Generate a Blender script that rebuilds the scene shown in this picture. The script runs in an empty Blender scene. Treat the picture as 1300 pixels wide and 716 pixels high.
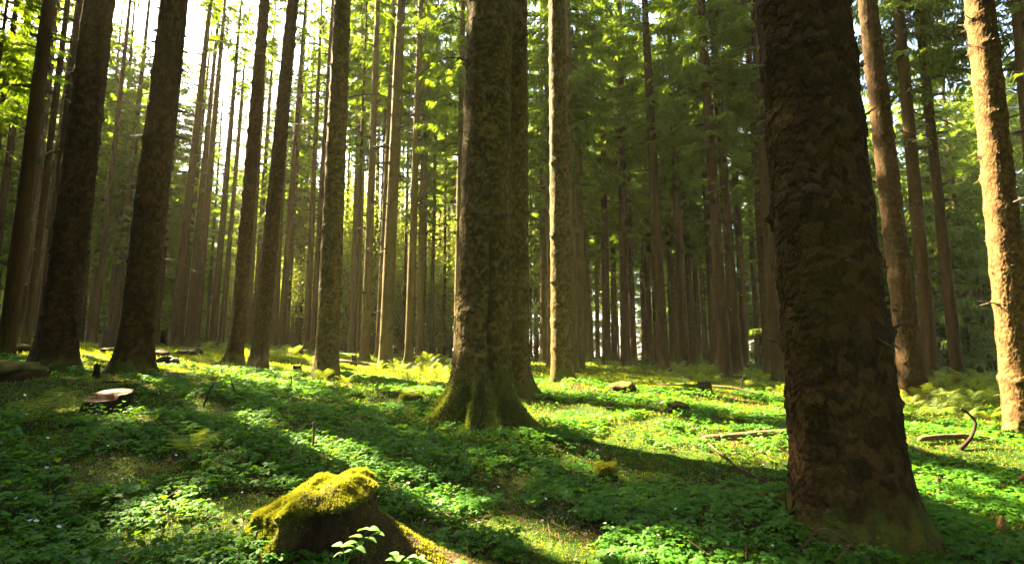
import bpy, math, random
import numpy as np
from mathutils import Vector, Matrix
R = math.radians
random.seed(7)
rng = np.random.default_rng(11)
scene = bpy.context.scene
COL = scene.collection

# ------------------------------------------------------------------ camera, sky, sun, exposure
CAM_Z = 1.15
cam_d = bpy.data.cameras.new('camera')
cam = bpy.data.objects.new('camera', cam_d)
COL.objects.link(cam)
cam.location = (0, 0, CAM_Z)
cam.rotation_euler = (R(98), 0, 0)
cam_d.sensor_width = 36
cam_d.lens = 36 * 700 / 1300
cam_d.clip_start = .05
cam_d.clip_end = 3000
scene.camera = cam

SUN_AZ, SUN_EL = R(-51.7), R(41)          # azimuth from +Y towards +X, elevation
SUN = Vector((math.sin(SUN_AZ) * math.cos(SUN_EL), math.cos(SUN_AZ) * math.cos(SUN_EL), math.sin(SUN_EL)))
world = bpy.data.worlds.new('World')
scene.world = world
world.use_nodes = True
wn = world.node_tree
bg = wn.nodes['Background']
sky = wn.nodes.new('ShaderNodeTexSky')
sky.sky_type = 'NISHITA'
sky.sun_disc = False
sky.sun_elevation = SUN_EL
sky.sun_rotation = SUN_AZ
sky.dust_density = 2.5
wn.links.new(sky.outputs[0], bg.inputs[0])
bg.inputs[1].default_value = .05
sun_d = bpy.data.lights.new('sun', 'SUN')
sun_d.energy = 5
sun_d.angle = R(.55)
sun_d.color = (1, .82, .49)
sun = bpy.data.objects.new('sun', sun_d)
COL.objects.link(sun)
sun.rotation_euler = (-SUN).to_track_quat('-Z', 'Y').to_euler()
vs = scene.view_settings
vs.view_transform = 'Standard'
vs.look = 'None'
vs.gamma = 1
vs.exposure = 4.4
vs.use_curve_mapping = False
cy = scene.cycles
cy.max_bounces = 5
cy.diffuse_bounces = 2
cy.transmission_bounces = 3
cy.volume_bounces = 0
cy.transparent_max_bounces = 4
cy.sample_clamp_indirect = 6
cy.use_denoising = True
cy.use_adaptive_sampling = True
cy.adaptive_threshold = .02
HAZE_DENSITY = .0006

# ------------------------------------------------------------------ helpers
def smooth(a, b, x):
    t = np.clip((x - a) / (b - a), 0, 1)
    return t * t * (3 - 2 * t)

def _h(ix, iy, s):
    h = (ix.astype(np.int64) * 374761393 + iy.astype(np.int64) * 668265263 + s * 2147483647 + 1013904223) & 0xffffffff
    h = ((h ^ (h >> 13)) * 1274126177) & 0xffffffff
    h = ((h ^ (h >> 16)) * 2246822519) & 0xffffffff
    return ((h ^ (h >> 15)) & 0xffffff) / float(0xffffff)

def vnoise(x, y, s=0):
    x = np.asarray(x, float); y = np.asarray(y, float)
    ix = np.floor(x); iy = np.floor(y)
    fx = x - ix; fy = y - iy
    fx = fx * fx * (3 - 2 * fx); fy = fy * fy * (3 - 2 * fy)
    a = _h(ix, iy, s); b = _h(ix + 1, iy, s); c = _h(ix, iy + 1, s); d = _h(ix + 1, iy + 1, s)
    return (a * (1 - fx) + b * fx) * (1 - fy) + (c * (1 - fx) + d * fx) * fy

def fbm(x, y, s=0, o=3):
    t = 0; a = .5; n = 0
    for i in range(o):
        t = t + a * vnoise(np.asarray(x) * 2 ** i, np.asarray(y) * 2 ** i, s + i * 17); n += a; a *= .5
    return t / n

def worley(u, v, nu, s=0):
    """cellular pattern, periodic in u with nu cells: F1, F2, cell random, offset from the cell centre in v"""
    iu = np.floor(u); iv = np.floor(v)
    F1 = np.full(u.shape, 9.); F2 = np.full(u.shape, 9.)
    rid = np.zeros(u.shape); dv = np.zeros(u.shape)
    for a in (-1, 0, 1):
        for b in (-1, 0, 1):
            cu = iu + a; cv = iv + b; wu = np.mod(cu, nu)
            px = cu + .15 + .7 * _h(wu, cv, s); py = cv + .15 + .7 * _h(wu, cv, s + 5)
            d = np.hypot(u - px, v - py)
            n = d < F1
            F2 = np.where(n, F1, np.minimum(F2, d))
            rid = np.where(n, _h(wu, cv, s + 9), rid); dv = np.where(n, v - py, dv)
            F1 = np.where(n, d, F1)
    return F1, F2, rid, dv

def mesh(name, V, faces, mats=(), midx=None, shade=False, attrs=None):
    """V (n,3); faces: an array (m,k) or a list of such arrays"""
    V = np.asarray(V, np.float32)
    if not isinstance(faces, list): faces = [faces]
    faces = [np.asarray(f, np.int32) for f in faces if len(f)]
    me = bpy.data.meshes.new(name)
    me.vertices.add(len(V)); me.vertices.foreach_set('co', V.ravel())
    nl = sum(f.size for f in faces); nf = sum(len(f) for f in faces)
    me.loops.add(nl); me.polygons.add(nf)
    me.loops.foreach_set('vertex_index', np.concatenate([f.ravel() for f in faces]))
    tot = np.concatenate([np.full(len(f), f.shape[1], np.int32) for f in faces])
    me.polygons.foreach_set('loop_start', np.concatenate([[0], np.cumsum(tot)[:-1]]).astype(np.int32))
    for m in mats: me.materials.append(m)
    if midx is not None: me.polygons.foreach_set('material_index', np.asarray(midx, np.int32))
    if shade: me.polygons.foreach_set('use_smooth', np.ones(nf, bool))
    if attrs:
        for k, a in attrs.items():
            at = me.attributes.new(k, 'FLOAT', 'POINT'); at.data.foreach_set('value', np.asarray(a, np.float32))
    me.update(calc_edges=True)
    return me

def obj(name, me, parent=None, loc=None, rot=None, scale=None):
    o = bpy.data.objects.new(name, me)
    COL.objects.link(o)
    if parent is not None: o.parent = parent
    if loc is not None: o.location = loc
    if rot is not None: o.rotation_euler = rot
    if scale is not None: o.scale = (scale,) * 3 if isinstance(scale, (int, float)) else scale
    return o

def tag(o, label, cat, group=None):
    o['label'] = label; o['category'] = cat
    if group: o['group'] = group
    return o

def thing(name, label, cat, loc=(0, 0, 0), rot=(0, 0, 0), group=None):
    return tag(obj(name, None, None, loc, rot), label, cat, group)

def grid_faces(nr, ns, wrap=True):
    i = np.arange(nr - 1)[:, None]; j = np.arange(ns if wrap else ns - 1)[None]
    jn = (j + 1) % ns if wrap else j + 1
    return np.stack([i * ns + j, i * ns + jn, (i + 1) * ns + jn, (i + 1) * ns + j], -1).reshape(-1, 4)

def tube(pts, rad, ns=7, cap=True):
    """verts and faces of a tapered tube along a polyline"""
    pts = np.asarray(pts, float); n = len(pts)
    rad = np.broadcast_to(np.asarray(rad, float), (n,))
    t = np.gradient(pts, axis=0); t /= np.linalg.norm(t, axis=1)[:, None] + 1e-9
    up = np.array([0, 0, 1.]) if abs(t[0, 2]) < .9 else np.array([1., 0, 0])
    V = []
    for k in range(n):
        a = np.cross(t[k], up); a /= np.linalg.norm(a) + 1e-9; b = np.cross(a, t[k])
        th = np.arange(ns) / ns * 2 * math.pi
        V.append(pts[k] + rad[k] * (np.cos(th)[:, None] * a + np.sin(th)[:, None] * b))
    V = np.concatenate(V); F = [grid_faces(n, ns)]
    if cap:
        V = np.concatenate([V, pts[:1], pts[-1:]]); m = n * ns; j = np.arange(ns); jn = (j + 1) % ns
        F.append(np.stack([np.full(ns, m), jn, j], 1)); F.append(np.stack([np.full(ns, m + 1), (n - 1) * ns + j, (n - 1) * ns + jn], 1))
    return V, F

class MB:
    """collects vertices and faces, one material index for each batch"""
    def __init__(s): s.V = []; s.F = []; s.M = []; s.n = 0
    def add(s, V, F, m=0):
        if not isinstance(F, list): F = [F]
        for f in F:
            f = np.asarray(f)
            if len(f): s.F.append(f + s.n); s.M.append(np.full(len(f), m))
        s.V.append(np.asarray(V, float)); s.n += len(V)
    def build(s, name, mats, shade=False):
        return mesh(name, np.concatenate(s.V), s.F, mats, np.concatenate(s.M), shade)

def cam_pt(px, py, Y):
    """a point at depth Y that the photograph shows at a pixel (used once, to read positions off the photograph)"""
    a = (px - 650) / 700; b = -(py - 358) / 700; P = R(8)
    ry = math.cos(P) - b * math.sin(P); rz = math.sin(P) + b * math.cos(P); t = Y / ry
    return a * t, Y, CAM_Z + rz * t

# ------------------------------------------------------------------ materials
def nt(name):
    m = bpy.data.materials.new(name); m.use_nodes = True
    t = m.node_tree; t.nodes.clear(); out = t.nodes.new('ShaderNodeOutputMaterial')
    return m, t, out
def N(t, kind, **kw):
    n = t.nodes.new('ShaderNode' + kind)
    for k, v in kw.items():
        if k in n.inputs: n.inputs[k].default_value = v
        else: setattr(n, k, v)
    return n
def rgb(c): return (c[0], c[1], c[2], 1)
def mixc(t, fac, a, b, typ='MIX'):
    n = t.nodes.new('ShaderNodeMix'); n.data_type = 'RGBA'; n.blend_type = typ
    for s, v in ((n.inputs[0], fac), (n.inputs[6], a), (n.inputs[7], b)):
        if isinstance(v, bpy.types.NodeSocket): t.links.new(v, s)
        elif isinstance(v, tuple): s.default_value = rgb(v)
        else: s.default_value = v
    return n.outputs[2]
def ramp(t, x, stops):
    n = t.nodes.new('ShaderNodeValToRGB'); t.links.new(x, n.inputs[0])
    e = n.color_ramp.elements
    while len(e) < len(stops): e.new(.5)
    for k, (p, c) in zip(e, stops): k.position = p; k.color = rgb(c) if isinstance(c, tuple) else (c, c, c, 1)
    return n.outputs[0]
def noise(t, scale, detail=3, rough=.55, vec=None):
    n = N(t, 'TexNoise', Scale=scale, Detail=detail, Roughness=rough)
    if vec is not None: t.links.new(vec, n.inputs['Vector'])
    return n.outputs['Fac']
def wpos(t, sc=(1, 1, 1)):
    g = N(t, 'NewGeometry'); m = N(t, 'Mapping'); m.inputs['Scale'].default_value = sc
    t.links.new(g.outputs['Position'], m.inputs['Vector']); return m.outputs[0]
def attr(t, name):
    a = N(t, 'Attribute'); a.attribute_name = name; return a.outputs['Fac']
def bump(t, h, strength, dist, normal=None):
    b = N(t, 'Bump', Strength=strength, Distance=dist); t.links.new(h, b.inputs['Height'])
    if normal is not None: t.links.new(normal, b.inputs['Normal'])
    return b.outputs[0]
def principled(t, out, col, rough=.85, nrm=None, spec=.25):
    p = N(t, 'BsdfPrincipled', Roughness=rough)
    p.inputs['Specular IOR Level'].default_value = spec
    if isinstance(col, tuple): p.inputs['Base Color'].default_value = rgb(col)
    else: t.links.new(col, p.inputs['Base Color'])
    if nrm is not None: t.links.new(nrm, p.inputs['Normal'])
    t.links.new(p.outputs[0], out.inputs[0]); return p

def m_bark(name, dark, light, moss=(.055, .075, .012), plates=True, knotc=(.035, .024, .014)):
    m, t, out = nt(name)
    w = wpos(t, (1, 1, .45))
    n1 = noise(t, 6, 5, .65, w); n2 = noise(t, 38, 4, .6, w)
    c = ramp(t, n1, [(.3, dark), (.7, light)])
    c = mixc(t, ramp(t, n2, [(.35, 0.), (.75, .55)]), c, tuple(min(1, v * 1.7) for v in light))
    c = mixc(t, ramp(t, attr(t, 'cell'), [(0, 0.), (.5, .25), (1, .62)]), c, tuple(v * .35 for v in dark))
    c = mixc(t, ramp(t, attr(t, 'cell'), [(.02, 0.), (.08, .5), (.26, .35), (.34, 0.)]), c, tuple(v * 1.6 for v in light))
    # grey green lichen film, then moss near the ground
    n3 = noise(t, 2.1, 4, .6, wpos(t))
    c = mixc(t, ramp(t, n3, [(.5, 0.), (.72, .4)]), c, (.050, .038, .007))
    mo = N(t, 'Math', operation='MULTIPLY'); t.links.new(attr(t, 'moss'), mo.inputs[0])
    t.links.new(ramp(t, noise(t, 9, 4, .65, wpos(t)), [(.36, .25), (.55, 1.)]), mo.inputs[1])
    mc = mixc(t, ramp(t, noise(t, 5, 3, .6, wpos(t)), [(.35, 0.), (.65, 1.)]), moss, (.13, .115, .018))
    c = mixc(t, mo.outputs[0], c, mc)
    c = mixc(t, attr(t, 'knot'), c, knotc)
    v = N(t, 'TexVoronoi', Scale=30, feature='DISTANCE_TO_EDGE'); t.links.new(wpos(t, (1, 1, .8)), v.inputs['Vector'])
    h = N(t, 'Math', operation='ADD'); t.links.new(ramp(t, v.outputs['Distance'], [(0, 0.), (.12, .5)]), h.inputs[0]); t.links.new(n2, h.inputs[1])
    principled(t, out, c, .9, bump(t, h.outputs[0] if plates else n2, .55, .012), .15)
    return m

def m_leaf(name, a, b, trans, tw=.45, scale=3., gloss=.06, objrand=.25):
    """thin leaf: diffuse front, light through the blade, a little sheen"""
    m, t, out = nt(name)
    n = noise(t, scale, 3, .6, wpos(t))
    c = ramp(t, n, [(.3, a), (.7, b)])
    oi = N(t, 'ObjectInfo')
    c = mixc(t, ramp(t, oi.outputs['Random'], [(0, 0.), (1, objrand)]), c, tuple(v * .55 for v in a))
    d = N(t, 'BsdfDiffuse'); t.links.new(c, d.inputs[0])
    tr = N(t, 'BsdfTranslucent'); t.links.new(mixc(t, .75, c, trans), tr.inputs[0])
    mx = N(t, 'MixShader'); mx.inputs[0].default_value = tw
    t.links.new(d.outputs[0], mx.inputs[1]); t.links.new(tr.outputs[0], mx.inputs[2])
    g = N(t, 'BsdfGlossy', Roughness=.6); g.inputs[0].default_value = (1, 1, 1, 1)
    m2 = N(t, 'MixShader'); m2.inputs[0].default_value = gloss
    t.links.new(mx.outputs[0], m2.inputs[1]); t.links.new(g.outputs[0], m2.inputs[2])
    t.links.new(m2.outputs[0], out.inputs[0])
    return m

def m_plain(name, a, b, scale=8., rough=.85, bs=.3):
    m, t, out = nt(name)
    n = noise(t, scale, 4, .6, wpos(t)); n2 = noise(t, scale * 6, 3, .6, wpos(t))
    c = ramp(t, n, [(.3, a), (.7, b)])
    c = mixc(t, ramp(t, n2, [(.4, 0.), (.8, .4)]), c, tuple(v * .5 for v in a))
    principled(t, out, c, rough, bump(t, n2, bs, .01), .2)
    return m

def m_cut_wood():
    m, t, out = nt('cut_wood')
    tc = N(t, 'TexCoord'); wv = N(t, 'TexWave', Scale=9., Distortion=1.5, Detail=3.); wv.wave_type = 'RINGS'; wv.rings_direction = 'Z'
    t.links.new(tc.outputs['Object'], wv.inputs['Vector'])
    c = ramp(t, wv.outputs['Fac'], [(0, (.085, .034, .012)), (1, (.17, .075, .027))])
    c = mixc(t, ramp(t, noise(t, 7, 4, .6, tc.outputs['Object']), [(.45, 0.), (.7, .75)]), c, (.03, .016, .008))
    principled(t, out, c, .8, bump(t, noise(t, 40, 3, .6, tc.outputs['Object']), .4, .01))
    return m

def m_ground():
    m, t, out = nt('forest_floor')
    p = wpos(t)
    big = noise(t, .55, 4, .6, p); mid = noise(t, 2.6, 5, .65, p); fine = noise(t, 26, 5, .7, p); vf = noise(t, 90, 3, .7, p)
    moss = ramp(t, mid, [(.28, (.010, .036, .002)), (.48, (.030, .085, .004)), (.7, (.080, .135, .006))])
    moss = mixc(t, ramp(t, fine, [(.3, .85), (.6, 0.)]), moss, (.010, .016, .003))
    lit = ramp(t, fine, [(.3, (.030, .016, .008)), (.55, (.085, .040, .018)), (.8, (.16, .085, .038))])
    k = N(t, 'Math', operation='ADD'); t.links.new(big, k.inputs[0])
    k2 = N(t, 'Math', operation='MULTIPLY'); t.links.new(noise(t, 1.7, 4, .7, p), k2.inputs[0]); k2.inputs[1].default_value = .55
    t.links.new(k2.outputs[0], k.inputs[1])
    c = mixc(t, ramp(t, k.outputs[0], [(.86, 0.), (.97, .9)]), moss, lit)
    h = N(t, 'Math', operation='ADD'); t.links.new(fine, h.inputs[0]); t.links.new(vf, h.inputs[1])
    principled(t, out, c, .95, bump(t, h.outputs[0], .9, .035), .1)
    return m

M = dict(
    bark=m_bark('bark_spruce', (.022, .0115, .0035), (.066, .034, .010)),
    bark_far=m_bark('bark_spruce_slender', (.022, .0115, .0035), (.066, .034, .010)),
    bark_glow_tint=m_bark('bark_lichen_glow', (.056, .038, .011), (.135, .095, .027)),  # lichen mottling, lightened to paint in the glow on the central trunks
    bark_sun_tint=m_bark('bark_sunlit_copy', (.048, .025, .008), (.140, .076, .026)),  # lighter orange copy of the bark: sunlight painted onto one trunk
    stub=m_plain('dead_wood', (.055, .040, .026), (.12, .09, .06), 20),
    twig=m_plain('brown_twig', (.075, .040, .02), (.15, .085, .045), 25),
    needle=m_leaf('spruce_needles', (.012, .034, .004), (.040, .074, .006), (.32, .48, .012), .44, 1.4, .015, .45),
    beech=m_leaf('young_beech_leaves', (.075, .12, .012), (.12, .17, .02), (.42, .50, .04), .5, 1.2, .04, .3),
    sorrel=m_leaf('sorrel_leaves', (.016, .095, .004), (.055, .165, .005), (.24, .50, .007), .35, 13., .018, 0.),
    fern=m_leaf('fern_fronds', (.070, .13, .010), (.13, .19, .014), (.42, .52, .02), .4, 4, .02, .35),
    herb=m_leaf('broad_leaves', (.025, .085, .008), (.055, .13, .014), (.20, .40, .02), .35, 20, .02, 0.),
    mosst=m_leaf('moss_tufts', (.030, .070, .005), (.19, .175, .014), (.42, .42, .02), .35, 11, .02, 0.),
    grassm=m_leaf('carpet_moss', (.036, .090, .003), (.120, .170, .005), (.45, .50, .008), .4, 1.6, .01, 0.),
    rootmoss=m_leaf('root_moss', (.055, .090, .010), (.12, .15, .016), (.36, .42, .03), .35, 7, .02, 0.),
    petal=m_leaf('white_petals', (.75, .75, .70), (.8, .8, .78), (.8, .8, .75), .3, 3, .05, 0.),
    stumpw=m_bark('stump_wood', (.018, .011, .006), (.045, .025, .011), (.060, .070, .008)),
    cut=m_cut_wood(), ground=m_ground(),
    log=m_bark('log_bark', (.07, .045, .026), (.17, .115, .065)),
    cone=m_plain('cone_scales', (.20, .085, .035), (.36, .18, .08), 60),
    dark=m_plain('rotten_wood', (.014, .009, .005), (.036, .021, .011), 9),
)
M['litter'] = m_leaf('fallen_leaves', (.06, .026, .009), (.15, .062, .018), (.28, .10, .02), .25, 6, .04, 0.)
# ------------------------------------------------------------------ terrain
RBF_X=[-2.8177, -3.5831, -2.3426, -3.7208, -3.6534, -3.4943, -2.03, -2.3974, -3.2635, -2.8883, -3.0805, -2.9024, -2.8198, -2.7435, -2.8033, -1.9835, -2.4775, -2.4939, -1.8081, -2.3172, -2.1431, -2.2146, -2.2263, -2.1361, -1.967, -1.7077, -1.2478, -1.6017, -1.562, -1.2803, -1.4518, -1.0353, -1.2055, -0.9002, -0.8858, -0.9019, -0.8719, -0.8009, -0.7585, -0.6973, -1.2768, -1.2265, -0.4776, -0.1599, 0.0292, 0.3219, 0.275, 0.346, 0.3558, 0.5259, 0.6179, 0.7594, 0.8772, 0.9454, 0.8868, 1.0609, 1.0454, 1.1738, 1.4242, 1.3601, 1.443, 1.2923, 1.582, 1.7254, 1.5308, 1.7438, 1.8516, 1.9771, 1.9112, 1.6921, 1.8477, 2.1313, 2.4282, 2.0914, 2.0538, 1.0915, 2.3379, 2.7366, 2.9788, 3.8993, 3.8382, 4.1255, 4.2415, 4.2404, 4.3102, 4.317, 2.4448, 3.1539, -1.7353, -0.5357, 2.3953, 0.3913, -0.53, 1.0838, 0.1565, -2.174, 0.9442, 1.6386, 0.7946, -1.2505, 0.7636, 0.0, -1.674, -1.2465, 1.4927, 0.0, -5.2054, 5.2054, -5.3331, 0.0, 5.8497, -2.653, 3.419, -7.2293, 7.2293, 0.0, 0.0, -6.6093, 6.6093]
RBF_Y=[3.0932, 4.0331, 2.859, 4.7843, 4.7772, 4.8097, 2.9777, 3.6442, 5.0741, 4.7218, 5.1434, 4.9636, 4.9321, 5.0766, 5.3405, 3.9892, 5.1768, 5.338, 3.9798, 5.3884, 5.1371, 5.416, 5.6234, 5.5344, 5.3134, 4.7654, 3.7578, 5.5332, 5.5617, 4.8402, 5.7884, 4.5543, 5.0151, 4.8647, 5.3051, 6.0642, 6.2179, 6.1462, 6.2282, 6.1549, 6.0908, 6.0978, 4.9056, 2.8743, 3.4691, 5.5486, 6.2668, 3.8419, 4.9432, 4.7266, 5.0321, 5.6505, 6.139, 6.1321, 5.2316, 5.7703, 5.1416, 5.3906, 5.9956, 5.4968, 5.5553, 4.7506, 5.4579, 5.811, 4.9503, 5.3632, 5.5033, 5.6842, 5.2615, 4.435, 4.5827, 5.0793, 5.492, 4.5402, 4.3024, 1.8532, 3.2676, 3.6422, 3.7376, 5.0237, 4.6673, 4.9168, 4.9973, 4.9387, 4.963, 4.9003, 2.7046, 3.2715, 2.4257, 1.8058, 2.7006, 2.3745, 3.0297, 2.651, 2.82, 2.4999, 1.9797, 2.0693, 3.0019, 2.2549, 3.6221, 0.0, 1.3392, 1.2465, 1.1942, -4.2801, 0.0, 0.0, 5.3331, 7.5455, 5.014, 7.0745, 6.838, -3.6147, -3.6147, -7.8637, 9.2302, 6.6093, 6.6093]
RBF_W=[0.256599, -0.080591, -0.0883, -0.265848, -0.179379, -0.45719, -0.943353, -0.149281, 0.080936, -0.079468, 0.179723, 0.098097, 0.563768, 0.943667, 0.316317, 0.325951, -0.466325, -0.442898, 0.655404, -0.080323, -0.447418, -0.388969, 0.016634, -0.021703, 0.141948, -0.432573, 0.379629, -0.580338, -0.36622, -0.14229, 0.22057, -0.270095, 0.868005, 0.198571, -0.362763, -0.063041, -0.0397, -0.122772, 0.048569, -0.030668, 0.355772, 0.296395, 0.72023, 0.403485, -0.12659, -0.474909, 0.002182, -0.562689, -0.356186, 1.151981, 0.087127, -0.298532, -0.004716, 0.130675, 0.103614, 0.033479, 0.308079, -0.658909, 0.206115, -0.266549, 1.010468, 0.589639, -0.371013, 0.034701, -0.398954, -0.327956, -0.015941, -0.131581, -0.432312, 0.107569, -0.560989, -0.774767, 0.105735, 0.137493, 2.321532, -0.34019, -1.285958, -1.570615, 1.133381, -0.023312, -0.406133, -0.027001, 0.085407, -0.004255, -0.065344, -0.020223, 0.532621, -0.449673, 0.014042, 0.181485, 0.928872, 0.365185, -0.765445, -0.065419, 0.552387, 0.417419, -0.459444, 0.039595, 0.392493, -0.316425, -1.014105, -0.137962, 0.114272, 0.315671, 0.135601, -0.019032, 0.129661, -0.134312, 0.066622, -0.067179, 0.393019, -0.010584, 0.225884, -0.050411, -0.032936, 0.020271, -0.019099, 0.020991, 0.083614, 0.130457, -0.343093, 0.080106]

_bx, _by, _bw = np.array(RBF_X), np.array(RBF_Y), np.array(RBF_W)
HUMPS = [(-5.35, 6.15, .16, .7), (1.15, 10.6, .14, .45), (2.75, 6.0, .10, .35), (1.05, 7.6, .07, .4), (1.9, 6.9, .10, .35), (-.95, 6.6, .12, .4),
         (.15, 5.4, .06, .5), (-4.3, 9.6, .10, .8), (2.2, 4.3, .08, .35), (1.75, 3.6, .07, .3), (-1.7, 7.8, .09, .6), (5.6, 6.4, .08, .6), (-3.2, 5.0, .07, .6)]
def H(x, y):
    x = np.asarray(x, float); y = np.asarray(y, float)
    r = np.hypot(x, y) + 1e-9; s = np.log1p(r / 2) / r; a = x * s * 2; b = y * s * 2
    z = np.full(x.shape, _bw[-3]) + _bw[-2] * a + _bw[-1] * b
    for i in range(len(_bx)): z = z + _bw[i] * np.sqrt((a - _bx[i]) ** 2 + (b - _by[i]) ** 2 + 1)
    z = z + (fbm(x * .9, y * .9, 3) - .5) * .16 * smooth(1.5, 5, r) + (fbm(x * 3.1, y * 3.1, 8, 2) - .5) * .055
    for hx, hy, hh, hr in HUMPS: z = z + hh * np.exp(-((x - hx) ** 2 + (y - hy) ** 2) / hr ** 2)
    return z
def Hs(x, y): return float(H(np.array([x]), np.array([y]))[0])

def build_ground():
    rr = np.concatenate([[0.], np.geomspace(.45, 160, 260)])
    th = np.concatenate([np.linspace(-55, 55, 370), np.linspace(55, 305, 90)[1:-1]])
    th = np.radians(th)
    x = np.sin(th)[None] * rr[1:, None]; y = np.cos(th)[None] * rr[1:, None]
    x = np.concatenate([[0], x.ravel()]); y = np.concatenate([[0], y.ravel()])
    V = np.stack([x, y, H(x, y)], 1); ns = len(th)
    j = np.arange(ns); jn = (j + 1) % ns
    fan = np.stack([np.zeros(ns, int), 1 + jn, 1 + j], 1)
    F = grid_faces(len(rr) - 1, ns)[:, ::-1] + 1
    g = obj('ground', mesh('ground', V, [fan, F], [M['ground']], None, True)); g['kind'] = 'structure'
build_ground()

# ------------------------------------------------------------------ light plan: places the sun reaches
LIT = [(.9, 8, .1, 1.3), (.5, 10.3, .1, 1.5), (1.9, 9.4, .1, 1.2), (.8, 6.6, .1, .7), (1.5, 6.2, .1, .7), (2.6, 12.3, .1, 1.5), (1.6, 14.5, .1, 1.2),
       (-4.3, 10.6, .1, 1.2), (-5.3, 13.2, .1, 1.4), (-2.9, 9.2, .1, .9), (-1.9, 12.5, .1, 1.5),
       (-3, 17, .1, 1.5), (-2.6, 21, .1, 1.3), (-2.4, 18, 5.2, 1.0), (-2.8, 22, 4, 1.),
       (-1.02, 3.1, .36, .46), (-1.25, 2.9, .15, .2),
       (8.0, 10.0, .3, .9), (6.68, 7.72, .6, .15), (6.70, 7.72, 2, .15), (6.72, 7.72, 3.5, .15), (6.75, 7.72, 5, .15), (6.8, 7.72, 6.8, .15),
       (7.2, 10.5, 3.5, .1), (7.15, 10.5, 6.5, .1), (-6, 36, 4, 1.6), (-5, 40, 9, 2.), (-7, 44, 7, 2.), (-4.5, 31, 6, 1.2),
       (-14, 36, 2, 1.4), (-10, 42, 2.5, 1.6), (-8, 40, 6, 1.6), (-6, 42, 11, 2.), (-10, 45, 8, 2.), (-4, 38, 7, 1.6),
       (.9, 5.4, .1, .05), (.3, 3.2, .1, .1), (-.5, 3.8, .1, .1), (1.2, 2.7, .1, .1)]
LIT = [(lx, ly, lz + Hs(lx, ly), lr) for lx, ly, lz, lr in LIT]
SX, SY = -SUN.x / SUN.z, -SUN.y / SUN.z         # shadow offset for each metre of height
def blocks(x, y, zb, h0, h1, rad):
    """does a crown of this place and size keep the sun from one of the lit places?"""
    for lx, ly, lz, lr in LIT:
        for k in range(7):
            f = k / 6; z = zb + h0 + (h1 - h0) * f; rr = rad * (1 - f) ** .7 + .15; dz = z - lz
            if dz > 0 and (x + SX * dz - lx) ** 2 + (y + SY * dz - ly) ** 2 < (rr * 1.03 + lr * .8) ** 2: return True
    return False

# ------------------------------------------------------------------ spruce parts shared between trees
def make_crown(seed, height, rmax, bare=0., dens=1.):
    """a spruce crown: whorls of drooping branches hung with twigs; below z=0 a zone of dead bare branches"""
    g = np.random.default_rng(seed); TW = []; br = MB()
    z = -bare
    while z < height:
        t = z / height
        nb = g.integers(4, 7) if t >= 0 else g.integers(2, 5)
        for k in range(nb):
            az = g.uniform(0, 2 * math.pi); zz = z + g.uniform(-.18, .18)
            if t < 0: L = g.uniform(.35, 1.5)
            else:
                L = rmax * (min(1, .55 + t * 2.2)) * (1 - t) ** .75 * g.uniform(.6, 1.15) + .12
            droop = (.10 + .5 * max(0, 1 - t * 1.6)) * g.uniform(.6, 1.4)
            rise = .35 * max(0, t - .25) * 2
            u = np.array([math.cos(az), math.sin(az), 0]); sd = np.array([-u[1], u[0], 0])
            n = 7; s = np.linspace(0, 1, n)
            zc = (rise * s - droop * s ** 1.3 + .42 * droop * s ** 3) * L
            bend = g.uniform(-.12, .12) * L * s ** 2
            P = u * (s * L)[:, None] + sd * bend[:, None] + np.array([0, 0, 1]) * (zc + zz)[:, None]
            Vt, Ft = tube(P, np.linspace(.018 * min(1, .4 + L / 2), .003, n), 3, False); br.add(Vt, Ft, 1)
            if t < 0:
                if g.random() > .35: continue
                cnt = int(L * 5)
            else: cnt = int(dens * L * 66) + 8
            q = g.uniform(.12 if L < .8 else .22, 1., cnt) ** .85
            p0 = np.stack([np.interp(q, s, P[:, i]) for i in range(3)], 1)
            side = np.where(g.random(cnt) < .5, -1., 1.)
            ln = (.16 + .42 * (1 - q) * min(1, L / 1.6) + .1 * g.random(cnt)) * (.7 + .5 * g.random(cnt))
            d1 = sd * (side * g.uniform(.55, 1., cnt))[:, None] + u * g.uniform(.25, .8, cnt)[:, None]
            d1[:, 2] += g.uniform(-.45, .10, cnt); d1 /= np.linalg.norm(d1, axis=1)[:, None]
            d2 = d1 * .45; d2[:, 2] -= g.uniform(.35, 1.1, cnt) * (.4 + .8 * max(0, 1 - t)); d2 /= np.linalg.norm(d2, axis=1)[:, None]
            p1 = p0 + d1 * (ln * .5)[:, None]; p2 = p1 + d2 * (ln * .6)[:, None]
            TW.append(np.concatenate([p0, p1, p2, d1, ln[:, None]], 1))
        z += g.uniform(.34, .5)
    T = np.concatenate(TW); n = len(T)
    p0, p1, p2, d1, ln = T[:, :3], T[:, 3:6], T[:, 6:9], T[:, 9:12], T[:, 12:13]
    rv = g.normal(size=(n, 3)); rv[:, 2] *= .35
    w = np.cross(d1, rv + np.array([0, 0, .8])); w /= np.linalg.norm(w, axis=1)[:, None] + 1e-6
    wd = g.uniform(.012, .024, (n, 1))
    V = np.stack([p0 - w * wd * .6, p0 + w * wd * .6, p1 - w * wd, p1 + w * wd, p2], 1).reshape(-1, 3)
    b = np.arange(n)[:, None] * 5
    mb = MB(); mb.add(V, [b + np.array([[0, 1, 3, 2]]), b + np.array([[2, 3, 4]])], 0)
    mb.F += [f + mb.n for f in br.F]; mb.M += [np.ones(len(f)) for f in br.F]; mb.V += br.V; mb.n += br.n
    return mb.build('crown', [M['needle'], M['stub']])

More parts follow.
